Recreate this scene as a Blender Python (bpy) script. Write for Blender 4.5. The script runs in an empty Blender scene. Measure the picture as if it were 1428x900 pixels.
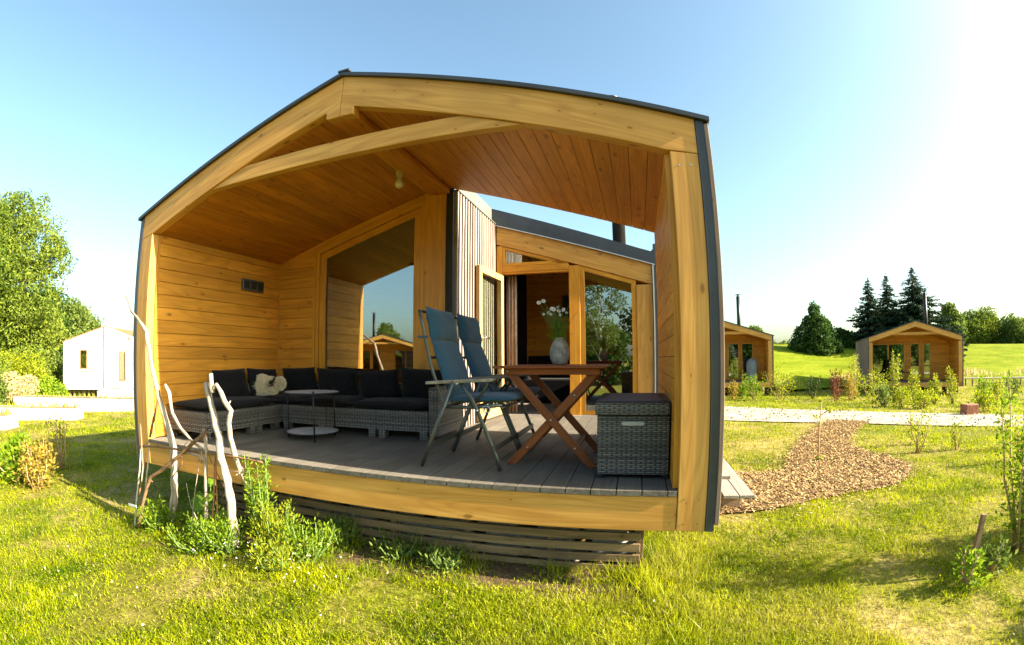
import bpy, bmesh, math, random
import numpy as np
from mathutils import Vector, Matrix

random.seed(7)
rng = np.random.default_rng(11)
scene = bpy.context.scene
COL = scene.collection
R = math.radians

# ------------------------------------------------------------------ camera, world, sun, exposure
cam = bpy.data.cameras.new('camera')
camo = bpy.data.objects.new('camera', cam)
COL.objects.link(camo)
scene.camera = camo
CAM = Vector((4.5465, -2.7120, 0.7688))
yaw, pitch, roll = 0.2577, 0.0206, -0.0065
cf = Vector((-math.sin(yaw) * math.cos(pitch), math.cos(yaw) * math.cos(pitch), math.sin(pitch)))
cr = Vector((math.cos(yaw), math.sin(yaw), 0))
cu = cr.cross(cf)
cr2 = math.cos(roll) * cr + math.sin(roll) * cu
cu2 = -math.sin(roll) * cr + math.cos(roll) * cu
camo.matrix_world = Matrix(((cr2.x, cu2.x, -cf.x, CAM.x), (cr2.y, cu2.y, -cf.y, CAM.y), (cr2.z, cu2.z, -cf.z, CAM.z), (0, 0, 0, 1)))
cam.type = 'PANO'                       # the photograph was taken with a wide fisheye-like lens
cam.sensor_fit = 'HORIZONTAL'
cam.sensor_width = 36
cam.panorama_type = 'FISHEYE_LENS_POLYNOMIAL'
cam.fisheye_fov = R(220)
cam.fisheye_polynomial_k0 = 0
cam.fisheye_polynomial_k1 = -0.060016193
cam.fisheye_polynomial_k2 = -7.93839e-06
cam.fisheye_polynomial_k3 = 9.661904e-06
cam.fisheye_polynomial_k4 = -1.0857098e-07
cam.shift_y = 0.0409
cam.clip_start = 0.02
cam.clip_end = 5000

SUN_EL, SUN_AZ = 26.0, 92.7             # azimuth clockwise from +Y
world = bpy.data.worlds.new('World')
scene.world = world
world.use_nodes = True
wn = world.node_tree
bg = wn.nodes['Background']
sky = wn.nodes.new('ShaderNodeTexSky')
sky.sky_type = 'NISHITA'
sky.sun_disc = False
sky.sun_elevation = R(SUN_EL)
sky.sun_rotation = R(SUN_AZ)
sky.air_density = 1.0
sky.dust_density = 2.6
sky.ozone_density = 1.0
wb = wn.nodes.new('ShaderNodeMix')           # white balance of the sky light
wb.data_type = 'RGBA'; wb.blend_type = 'MULTIPLY'; wb.inputs[0].default_value = 1.0
wn.links.new(sky.outputs[0], wb.inputs[6]); wb.inputs[7].default_value = (0.91, 1.05, 0.98, 1)
wn.links.new(wb.outputs[2], bg.inputs[0])
bg.inputs[1].default_value = 0.077

sl = bpy.data.lights.new('sun', 'SUN')
sl.energy = 5.0
sl.angle = R(0.5)
sl.color = (1.0, 0.86, 0.66)
so = bpy.data.objects.new('sun', sl)
COL.objects.link(so)
sd = Vector((math.sin(R(SUN_AZ)) * math.cos(R(SUN_EL)), math.cos(R(SUN_AZ)) * math.cos(R(SUN_EL)), math.sin(R(SUN_EL))))
so.rotation_euler = sd.to_track_quat('Z', 'Y').to_euler()
so.location = (20, 0, 15)

vs = scene.view_settings
vs.view_transform = 'Standard'
vs.look = 'None'
vs.exposure = 2.3
vs.gamma = 1.0
vs.use_curve_mapping = False
scene.cycles.max_bounces = 7
scene.cycles.diffuse_bounces = 4
scene.cycles.glossy_bounces = 3
scene.cycles.transmission_bounces = 4
scene.cycles.transparent_max_bounces = 10
scene.cycles.use_denoising = True
scene.cycles.caustics_reflective = False
scene.cycles.caustics_refractive = False
scene.cycles.sample_clamp_indirect = 6

# ------------------------------------------------------------------ materials
def new_mat(name):
    m = bpy.data.materials.new(name)
    m.use_nodes = True
    nt = m.node_tree
    return m, nt, nt.nodes['Principled BSDF']

def nd(nt, t, props=None, **ins):
    n = nt.nodes.new(t)
    for k, v in (props or {}).items():
        setattr(n, k, v)
    for k, v in ins.items():
        key = int(k[1:]) if k[0] == '_' and k[1:].isdigit() else k.replace('_', ' ')
        s = n.inputs[key]
        if isinstance(v, bpy.types.NodeSocket):
            nt.links.new(v, s)
        else:
            s.default_value = v
    return n

def c4(c):
    return (c[0], c[1], c[2], 1)

def ramp(nt, fac, stops):
    r = nt.nodes.new('ShaderNodeValToRGB')
    nt.links.new(fac, r.inputs[0])
    e = r.color_ramp.elements
    while len(e) < len(stops):
        e.new(0.5)
    for i, (p, c) in enumerate(stops):
        e[i].position = p
        e[i].color = c4(c)
    return r.outputs[0]

def mixc(nt, f, a, b, mode='MIX'):
    n = nt.nodes.new('ShaderNodeMix')
    n.data_type = 'RGBA'
    n.blend_type = mode
    for s, v in ((n.inputs[0], f), (n.inputs[6], a), (n.inputs[7], b)):
        if isinstance(v, bpy.types.NodeSocket):
            nt.links.new(v, s)
        else:
            s.default_value = v if isinstance(v, float) else c4(v)
    return n.outputs[2]

def math1(nt, op, a, b=0.0, c=0.0):
    n = nt.nodes.new('ShaderNodeMath')
    n.operation = op
    for i, v in enumerate((a, b, c)):
        if isinstance(v, bpy.types.NodeSocket):
            nt.links.new(v, n.inputs[i])
        else:
            n.inputs[i].default_value = v
    return n.outputs[0]

def gcoord(nt, scale=(1, 1, 1), off=7.0):
    g = nd(nt, 'ShaderNodeAttribute', {'attribute_name': 'gc'})
    r = nd(nt, 'ShaderNodeAttribute', {'attribute_name': 'rnd'})
    sh = nd(nt, 'ShaderNodeVectorMath', {'operation': 'SCALE'}, _0=(off * 3.1, off * 1.7, off))
    nt.links.new(r.outputs['Fac'], sh.inputs[3])
    a = nd(nt, 'ShaderNodeVectorMath', {'operation': 'ADD'}, _0=g.outputs['Vector'], _1=sh.outputs[0])
    s = nd(nt, 'ShaderNodeVectorMath', {'operation': 'MULTIPLY'}, _0=a.outputs[0], _1=scale)
    return s.outputs[0], r.outputs['Fac'], g.outputs['Vector'], a.outputs[0]

def wood(name, light, dark, knot=(0.09, 0.035, 0.01), knots=1.0, rough=0.55, var=0.22, grain=1.0, bump=0.25, coat=0.0, rings=0.30):
    m, nt, b = new_mat(name)
    v, rn, raw, sh = gcoord(nt, (1.0, 16 * grain, 16 * grain))
    n1 = nd(nt, 'ShaderNodeTexNoise', None, Vector=v, Scale=1.3, Detail=5.0, Roughness=0.55, Distortion=0.7)
    v2 = nd(nt, 'ShaderNodeVectorMath', {'operation': 'MULTIPLY'}, _0=sh, _1=(2.0, 140, 140)).outputs[0]
    n2 = nd(nt, 'ShaderNodeTexNoise', None, Vector=v2, Scale=1.0, Detail=2.0)
    n3 = nd(nt, 'ShaderNodeTexNoise', None, Vector=sh, Scale=1.7, Detail=2.0)
    f = math1(nt, 'ADD', math1(nt, 'MULTIPLY', n1.outputs[0], 0.75), math1(nt, 'MULTIPLY', n2.outputs[0], 0.25))
    col = ramp(nt, f, [(0.34, dark), (0.62, light)])
    br = math1(nt, 'ADD', math1(nt, 'MULTIPLY', rn, var), 1 - var / 2)
    br = math1(nt, 'MULTIPLY', br, math1(nt, 'ADD', math1(nt, 'MULTIPLY', n3.outputs[0], 0.5), 0.75))
    cb = nd(nt, 'ShaderNodeCombineXYZ', None, X=br, Y=br, Z=br)
    col = mixc(nt, 1.0, col, cb.outputs[0], 'MULTIPLY')
    v4 = nd(nt, 'ShaderNodeVectorMath', {'operation': 'MULTIPLY'}, _0=sh, _1=(0.45, 4.5, 4.5)).outputs[0]
    n4 = nd(nt, 'ShaderNodeTexNoise', None, Vector=v4, Scale=1.0, Detail=1.0, Distortion=0.3)
    rg = math1(nt, 'ADD', math1(nt, 'MULTIPLY', math1(nt, 'SINE', math1(nt, 'MULTIPLY', n4.outputs[0], 75.0)), 0.5), 0.5)
    rg = math1(nt, 'POWER', rg, 3.0)
    col = mixc(nt, math1(nt, 'MULTIPLY', rg, rings), col, tuple(x * 0.62 for x in dark))
    if knots > 0:
        s3 = nd(nt, 'ShaderNodeSeparateXYZ', None, Vector=sh)
        ky = math1(nt, 'MULTIPLY', math1(nt, 'ADD', s3.outputs[1], s3.outputs[2]), 9.0)
        vk = nd(nt, 'ShaderNodeCombineXYZ', None, X=math1(nt, 'MULTIPLY', s3.outputs[0], 4.0), Y=ky).outputs[0]
        vo = nd(nt, 'ShaderNodeTexVoronoi', {'voronoi_dimensions': '2D'}, Vector=vk, Scale=1.0, Randomness=1.0)
        sep = nd(nt, 'ShaderNodeSeparateColor', None, Color=vo.outputs['Color'])
        ksz = math1(nt, 'ADD', math1(nt, 'MULTIPLY', math1(nt, 'POWER', sep.outputs[1], 2.0), 0.14), 0.045)
        kd = nd(nt, 'ShaderNodeMapRange', None, Value=math1(nt, 'DIVIDE', vo.outputs['Distance'], ksz), From_Min=0.5, From_Max=1.1, To_Min=1.0, To_Max=0.0)
        on = math1(nt, 'GREATER_THAN', sep.outputs[0], 1 - 0.38 * knots)
        col = mixc(nt, math1(nt, 'MULTIPLY', math1(nt, 'MULTIPLY', kd.outputs[0], on), 0.85), col, knot)
        halo = nd(nt, 'ShaderNodeMapRange', None, Value=vo.outputs['Distance'], From_Min=0.1, From_Max=0.34, To_Min=0.35, To_Max=0.0)
        col = mixc(nt, math1(nt, 'MULTIPLY', halo.outputs[0], on), col, dark)
    nt.links.new(col, b.inputs['Base Color'])
    b.inputs['Roughness'].default_value = rough
    b.inputs['Specular IOR Level'].default_value = 0.35
    if coat:
        b.inputs['Coat Weight'].default_value = coat
        b.inputs['Coat Roughness'].default_value = 0.35
    bp = nd(nt, 'ShaderNodeBump', None, Strength=bump, Distance=0.002, Height=f)
    nt.links.new(bp.outputs[0], b.inputs['Normal'])
    return m

def plain(name, col, rough=0.5, metal=0.0, noise=0.15, nscale=8.0, bump=0.0, spec=0.5, col2=None, sheen=0.0):
    m, nt, b = new_mat(name)
    tc = nd(nt, 'ShaderNodeTexCoord')
    n = nd(nt, 'ShaderNodeTexNoise', None, Vector=tc.outputs['Object'], Scale=nscale, Detail=5.0, Roughness=0.6)
    c2 = col2 or tuple(min(1, x * (1 + noise * 2)) for x in col)
    c1 = tuple(x * (1 - noise) for x in col)
    o = ramp(nt, n.outputs[0], [(0.3, c1), (0.7, c2)])
    nt.links.new(o, b.inputs['Base Color'])
    b.inputs['Roughness'].default_value = rough
    b.inputs['Metallic'].default_value = metal
    b.inputs['Specular IOR Level'].default_value = spec
    if sheen:
        b.inputs['Sheen Weight'].default_value = sheen
    if bump:
        n2 = nd(nt, 'ShaderNodeTexNoise', None, Vector=tc.outputs['Object'], Scale=nscale * 12, Detail=3.0)
        bp = nd(nt, 'ShaderNodeBump', None, Strength=bump, Distance=0.004, Height=n2.outputs[0])
        nt.links.new(bp.outputs[0], b.inputs['Normal'])
    return m

def wicker(name, light, dark):
    m, nt, b = new_mat(name)
    g = nd(nt, 'ShaderNodeAttribute', {'attribute_name': 'gc'})
    s = nd(nt, 'ShaderNodeSeparateXYZ', None, Vector=g.outputs['Vector'])
    h = math1(nt, 'MULTIPLY', s.outputs[0], 2 * math.pi / 0.062)       # stakes
    rowc = math1(nt, 'DIVIDE', s.outputs[1], 0.0125)
    row = math1(nt, 'FLOOR', rowc)
    alt = math1(nt, 'MULTIPLY', math1(nt, 'MODULO', row, 2.0), math.pi)
    wv = math1(nt, 'ADD', math1(nt, 'MULTIPLY', math1(nt, 'SINE', math1(nt, 'ADD', h, alt)), 0.5), 0.5)
    fr = math1(nt, 'FRACT', rowc)
    rnd = math1(nt, 'SINE', math1(nt, 'MULTIPLY', fr, math.pi))
    hgt = math1(nt, 'MULTIPLY', math1(nt, 'ADD', wv, 0.25), math1(nt, 'POWER', rnd, 0.5))
    wn_ = nd(nt, 'ShaderNodeTexWhiteNoise', {'noise_dimensions': '1D'}, W=row)
    ns = nd(nt, 'ShaderNodeTexNoise', None, Vector=nd(nt, 'ShaderNodeVectorMath', {'operation': 'MULTIPLY'}, _0=g.outputs['Vector'], _1=(9, 60, 9)).outputs[0], Scale=1.0, Detail=2.0)
    t = math1(nt, 'ADD', math1(nt, 'MULTIPLY', wn_.outputs['Value'], 0.55), math1(nt, 'MULTIPLY', ns.outputs[0], 0.5))
    base = ramp(nt, t, [(0.2, dark), (0.85, light)])
    col = mixc(nt, math1(nt, 'GREATER_THAN', 0.28, hgt), base, tuple(x * 0.2 for x in dark))
    nt.links.new(col, b.inputs['Base Color'])
    b.inputs['Roughness'].default_value = 0.55
    bp = nd(nt, 'ShaderNodeBump', None, Strength=1.0, Distance=0.008, Height=hgt)
    nt.links.new(bp.outputs[0], b.inputs['Normal'])
    return m

def glass(name, tint=(0.6, 0.66, 0.62), refl=0.28):
    m = bpy.data.materials.new(name)
    m.use_nodes = True
    nt = m.node_tree
    nt.nodes.clear()
    out = nd(nt, 'ShaderNodeOutputMaterial')
    tr = nd(nt, 'ShaderNodeBsdfTransparent', None, Color=c4(tint))
    gl = nd(nt, 'ShaderNodeBsdfGlossy', None, Color=(0.86, 0.92, 0.95, 1), Roughness=0.004)
    lw = nd(nt, 'ShaderNodeLayerWeight', None, Blend=0.5)
    f = math1(nt, 'MINIMUM', math1(nt, 'ADD', math1(nt, 'MULTIPLY', math1(nt, 'POWER', lw.outputs['Facing'], 5.0), 0.9), refl), 1.0)
    mx = nd(nt, 'ShaderNodeMixShader', None, _0=f, _1=tr.outputs[0], _2=gl.outputs[0])
    nt.links.new(mx.outputs[0], out.inputs[0])
    return m

def leafmat(name, a, b_, trans=0.45, patch=None, pscale=0.6):
    m = bpy.data.materials.new(name)
    m.use_nodes = True
    nt = m.node_tree
    nt.nodes.clear()
    out = nd(nt, 'ShaderNodeOutputMaterial')
    at = nd(nt, 'ShaderNodeAttribute', {'attribute_name': 'rnd'})
    col = ramp(nt, at.outputs['Fac'], [(0.0, a), (1.0, b_)])
    if patch:
        tc = nd(nt, 'ShaderNodeTexCoord')
        n = nd(nt, 'ShaderNodeTexNoise', None, Vector=tc.outputs['Object'], Scale=pscale, Detail=4.0, Roughness=0.65)
        f = nd(nt, 'ShaderNodeMapRange', None, Value=n.outputs[0], From_Min=0.50, From_Max=0.70, To_Min=0.0, To_Max=0.6)
        col = mixc(nt, f.outputs[0], col, patch)
    d = nd(nt, 'ShaderNodeBsdfDiffuse', None, Color=col)
    t = nd(nt, 'ShaderNodeBsdfTranslucent', None, Color=col)
    g = nd(nt, 'ShaderNodeBsdfGlossy', None, Color=(1, 1, 1, 1), Roughness=0.45)
    mx = nd(nt, 'ShaderNodeMixShader', None, _0=trans, _1=d.outputs[0], _2=t.outputs[0])
    mx2 = nd(nt, 'ShaderNodeMixShader', None, _0=0.007, _1=mx.outputs[0], _2=g.outputs[0])
    nt.links.new(mx2.outputs[0], out.inputs[0])
    return m

M = {}
M['timber'] = wood('larch_timber', (0.64, 0.34, 0.080), (0.48, 0.22, 0.038), knots=0.7, var=0.1)
M['plank'] = wood('larch_plank', (0.68, 0.30, 0.032), (0.50, 0.20, 0.015), knots=1.0, var=0.26)
M['ceil'] = wood('ceiling_plank', (0.56, 0.22, 0.020), (0.42, 0.145, 0.010), knots=1.0, var=0.25)
M['frame'] = wood('window_wood', (0.62, 0.29, 0.030), (0.50, 0.20, 0.015), knots=0.15, var=0.08, rough=0.4)
M['sunlitframe'] = wood('sunlit_door_wood', (0.60, 0.40, 0.16), (0.50, 0.30, 0.10), knots=0.1, var=0.08, rough=0.4)  # window wood made paler: sunlight on the leaf put into its colour
M['deck'] = wood('composite_deck', (0.165, 0.148, 0.122), (0.085, 0.075, 0.060), knots=0, var=0.2, rough=0.7, grain=2.0, bump=0.5)
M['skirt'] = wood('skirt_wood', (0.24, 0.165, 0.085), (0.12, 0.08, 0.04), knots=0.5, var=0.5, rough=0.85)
M['slat'] = wood('weathered_slat', (0.36, 0.30, 0.26), (0.22, 0.165, 0.135), knots=0.3, var=0.45, rough=0.85)
M['oldslat'] = wood('dark_weathered_slat', (0.30, 0.22, 0.16), (0.17, 0.12, 0.09), knots=0.3, var=0.5, rough=0.85)
M['table'] = wood('acacia_table', (0.30, 0.085, 0.025), (0.19, 0.045, 0.013), knots=0.0, var=0.25, rough=0.4)
M['step'] = wood('step_composite', (0.30, 0.27, 0.23), (0.22, 0.195, 0.165), knots=0, var=0.1, rough=0.7)
M['metal'] = plain('anthracite_metal', (0.030, 0.034, 0.040), 0.38, 0.0, 0.2, 3.0)
M['drip'] = plain('pale_metal_edge', (0.62, 0.62, 0.60), 0.35, 0.6, 0.05)
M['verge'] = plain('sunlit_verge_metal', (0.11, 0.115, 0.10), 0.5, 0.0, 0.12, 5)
M['black'] = plain('black_membrane', (0.012, 0.012, 0.013), 0.7)
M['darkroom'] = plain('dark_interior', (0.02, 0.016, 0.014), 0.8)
M['glass'] = glass('window_glass')
M['glass_clear'] = glass('door_glass', (0.88, 0.92, 0.86), 0.04)
M['wicker'] = wicker('grey_wicker', (0.24, 0.22, 0.19), (0.07, 0.064, 0.057))
M['wicker_dark'] = wicker('charcoal_wicker', (0.17, 0.16, 0.14), (0.045, 0.043, 0.040))
M['cushion'] = plain('charcoal_fabric', (0.009, 0.009, 0.0105), 0.95, 0, 0.2, 30, 0.5, 0.1, sheen=0.05)
M['blue'] = plain('blue_fabric', (0.022, 0.066, 0.108), 0.95, 0, 0.12, 45, 0.6, 0.15, sheen=0.2)
M['alu'] = plain('grey_green_aluminium', (0.085, 0.088, 0.078), 0.35, 0.6, 0.15, 6)
M['armrest'] = plain('weathered_armrest', (0.22, 0.19, 0.15), 0.6, 0, 0.3, 25, 0.2)
M['blackmetal'] = plain('black_metal', (0.015, 0.014, 0.014), 0.45, 0.3)
M['tray'] = plain('pale_grey_tray', (0.30, 0.30, 0.29), 0.5, 0, 0.15, 14)
M['stone'] = plain('mottled_stone', (0.27, 0.23, 0.18), 0.85, 0, 0.4, 22, 0.5, col2=(0.52, 0.46, 0.37))
M['white'] = plain('white_plastic', (0.75, 0.74, 0.70), 0.4, 0, 0.04)
M['whitewall'] = plain('white_render', (0.80, 0.80, 0.79), 0.8, 0, 0.04, 2)
M['cream'] = plain('cream_board', (0.42, 0.34, 0.19), 0.8, 0, 0.06, 2)
M['drift'] = wood('bleached_driftwood', (0.50, 0.42, 0.33), (0.16, 0.115, 0.08), knots=0.9, var=0.15, rough=0.95, grain=1.6, bump=0.9)
M['bark'] = plain('brown_stick_bark', (0.20, 0.115, 0.06), 0.9, 0, 0.45, 22, 0.8, 0.1)
M['redstick'] = plain('reddish_cane', (0.34, 0.14, 0.06), 0.85, 0, 0.3, 30)
M['trunk'] = plain('tree_bark', (0.13, 0.10, 0.075), 0.95, 0, 0.4, 6, 0.8, 0.1)
M['birch'] = plain('birch_bark', (0.6, 0.57, 0.52), 0.9, 0, 0.4, 9)
M['concrete'] = plain('pale_block', (0.42, 0.40, 0.37), 0.9, 0, 0.2, 9, 0.3)
M['bedwood'] = wood('raised_bed_board', (0.62, 0.54, 0.44), (0.48, 0.40, 0.31), knots=0.3, var=0.15, rough=0.9)
M['curtain'] = plain('beige_curtain', (0.42, 0.30, 0.22), 0.9)
M['chrome'] = plain('brushed_handle', (0.6, 0.6, 0.6), 0.25, 1.0, 0.03)
M['bulb'] = plain('clear_bulb', (0.55, 0.52, 0.42), 0.05, 0.0, 0.1, 10)
M['fleece'] = plain('cream_fleece', (0.84, 0.70, 0.46), 0.95, 0, 0.2, 40, 0.6, 0.1, col2=(0.88, 0.78, 0.56))
M['fleece_dark'] = plain('brown_fleece', (0.045, 0.022, 0.012), 0.95, 0, 0.2, 40)
M['bolt'] = plain('steel_bolt', (0.6, 0.58, 0.52), 0.3, 0.9, 0.05)
M['cover'] = plain('grey_cover', (0.16, 0.18, 0.20), 0.6, 0, 0.15, 5)
M['brownbox'] = plain('rusty_brown_box', (0.20, 0.075, 0.035), 0.8, 0, 0.3, 8)
M['petal'] = plain('white_petal', (0.80, 0.80, 0.76), 0.8, 0, 0.03)
M['yolk'] = plain('yellow_disc', (0.65, 0.40, 0.03), 0.8)
M['tanstem'] = plain('tan_stem', (0.35, 0.24, 0.12), 0.9)
M['greenstem'] = plain('green_stem', (0.10, 0.16, 0.03), 0.8)

M['grass'] = leafmat('grass_blades', (0.05, 0.115, 0.001), (0.43, 0.46, 0.003), 0.45, patch=(0.40, 0.37, 0.04), pscale=1.1)
M['weed'] = leafmat('weed_leaf', (0.09, 0.19, 0.008), (0.27, 0.36, 0.02), 0.45)
M['willow'] = leafmat('willow_leaf', (0.045, 0.095, 0.010), (0.23, 0.28, 0.034), 0.35)
M['yshrub'] = leafmat('yellow_green_leaf', (0.13, 0.19, 0.010), (0.38, 0.40, 0.02), 0.45)
M['dleaf'] = leafmat('dark_green_leaf', (0.022, 0.055, 0.012), (0.07, 0.13, 0.022), 0.3)
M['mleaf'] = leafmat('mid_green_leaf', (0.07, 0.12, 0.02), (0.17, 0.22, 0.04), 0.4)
M['spruce'] = leafmat('spruce_needle', (0.018, 0.036, 0.020), (0.05, 0.08, 0.036), 0.15)
M['oleaf'] = leafmat('orange_leaf', (0.22, 0.16, 0.02), (0.40, 0.30, 0.05), 0.4)
M['rleaf'] = leafmat('dark_red_leaf', (0.09, 0.022, 0.015), (0.19, 0.06, 0.03), 0.35)
M['dryleaf'] = leafmat('dry_grass_blade', (0.42, 0.32, 0.14), (0.60, 0.50, 0.24), 0.35)
M['bleaf'] = leafmat('big_leaf', (0.13, 0.24, 0.02), (0.28, 0.38, 0.04), 0.5)

def ground_mat():
    m, nt, b = new_mat('turf_soil')
    tc = nd(nt, 'ShaderNodeTexCoord')
    n = nd(nt, 'ShaderNodeTexNoise', None, Vector=tc.outputs['Object'], Scale=0.55, Detail=6.0, Roughness=0.7)
    n2 = nd(nt, 'ShaderNodeTexNoise', None, Vector=tc.outputs['Object'], Scale=14.0, Detail=5.0, Roughness=0.7)
    c = ramp(nt, n.outputs[0], [(0.35, (0.13, 0.16, 0.015)), (0.50, (0.17, 0.17, 0.025)), (0.68, (0.36, 0.28, 0.13))])
    c2 = ramp(nt, n2.outputs[0], [(0.25, (0.45, 0.42, 0.35)), (0.75, (1.35, 1.3, 1.2))])
    sx = nd(nt, 'ShaderNodeSeparateXYZ', None, Vector=tc.outputs['Object'])
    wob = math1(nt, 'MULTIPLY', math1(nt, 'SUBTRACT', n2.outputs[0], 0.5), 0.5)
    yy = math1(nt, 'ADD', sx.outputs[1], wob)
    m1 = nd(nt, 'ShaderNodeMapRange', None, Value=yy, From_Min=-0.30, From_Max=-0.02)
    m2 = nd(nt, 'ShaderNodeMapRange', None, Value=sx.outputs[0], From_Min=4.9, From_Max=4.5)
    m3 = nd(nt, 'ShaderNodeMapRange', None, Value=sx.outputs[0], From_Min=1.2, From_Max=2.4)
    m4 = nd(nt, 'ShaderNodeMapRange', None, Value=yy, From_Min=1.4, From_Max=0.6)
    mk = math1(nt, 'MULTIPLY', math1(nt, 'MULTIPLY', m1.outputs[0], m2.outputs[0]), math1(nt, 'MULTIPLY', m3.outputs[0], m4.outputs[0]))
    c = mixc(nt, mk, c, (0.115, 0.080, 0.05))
    nt.links.new(mixc(nt, 1.0, c, c2, 'MULTIPLY'), b.inputs['Base Color'])
    b.inputs['Roughness'].default_value = 1.0
    b.inputs['Specular IOR Level'].default_value = 0.05
    bp = nd(nt, 'ShaderNodeBump', None, Strength=0.8, Distance=0.03, Height=n2.outputs[0])
    nt.links.new(bp.outputs[0], b.inputs['Normal'])
    return m
M['ground'] = ground_mat()

def rough_mat(name, stops, scale, bump, dist):
    m, nt, b = new_mat(name)
    tc = nd(nt, 'ShaderNodeTexCoord')
    n = nd(nt, 'ShaderNodeTexNoise', None, Vector=tc.outputs['Object'], Scale=scale, Detail=6.0, Roughness=0.7)
    v = nd(nt, 'ShaderNodeTexVoronoi', None, Vector=tc.outputs['Object'], Scale=scale * 3)
    f = math1(nt, 'ADD', math1(nt, 'MULTIPLY', n.outputs[0], 0.6), math1(nt, 'MULTIPLY', v.outputs['Distance'], 0.5))
    nt.links.new(ramp(nt, f, stops), b.inputs['Base Color'])
    b.inputs['Roughness'].default_value = 1.0
    b.inputs['Specular IOR Level'].default_value = 0.05
    bp = nd(nt, 'ShaderNodeBump', None, Strength=bump, Distance=dist, Height=f)
    nt.links.new(bp.outputs[0], b.inputs['Normal'])
    return m
M['gravel'] = rough_mat('pale_gravel', [(0.3, (0.20, 0.165, 0.115)), (0.5, (0.31, 0.265, 0.20)), (0.75, (0.46, 0.41, 0.32))], 1.6, 0.6, 0.02)
M['mulchbase'] = rough_mat('mulch_base', [(0.25, (0.12, 0.075, 0.04)), (0.75, (0.36, 0.24, 0.14))], 10.0, 0.8, 0.02)
M['chip'] = leafmat('wood_chip', (0.17, 0.10, 0.045), (0.54, 0.39, 0.18), 0.0)
def dyke_mat():
    m, nt, b = new_mat('embankment_turf')
    tc = nd(nt, 'ShaderNodeTexCoord')
    v = nd(nt, 'ShaderNodeVectorMath', {'operation': 'MULTIPLY'}, _0=tc.outputs['Object'], _1=(0.25, 0.5, 3.0)).outputs[0]
    n = nd(nt, 'ShaderNodeTexNoise', None, Vector=v, Scale=1.0, Detail=7.0, Roughness=0.75)
    n2 = nd(nt, 'ShaderNodeTexNoise', None, Vector=tc.outputs['Object'], Scale=5.0, Detail=4.0, Roughness=0.7)
    f = math1(nt, 'ADD', math1(nt, 'MULTIPLY', n.outputs[0], 0.65), math1(nt, 'MULTIPLY', n2.outputs[0], 0.35))
    nt.links.new(ramp(nt, f, [(0.36, (0.07, 0.105, 0.006)), (0.5, (0.14, 0.175, 0.01)), (0.64, (0.22, 0.235, 0.025))]), b.inputs['Base Color'])
    b.inputs['Roughness'].default_value = 1.0
    b.inputs['Specular IOR Level'].default_value = 0.02
    return m
M['dykegrass'] = dyke_mat()
M['drygrass'] = rough_mat('dry_grass_strip', [(0.2, (0.30, 0.25, 0.08)), (0.8, (0.48, 0.40, 0.17))], 1.2, 0.9, 0.2)

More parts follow.
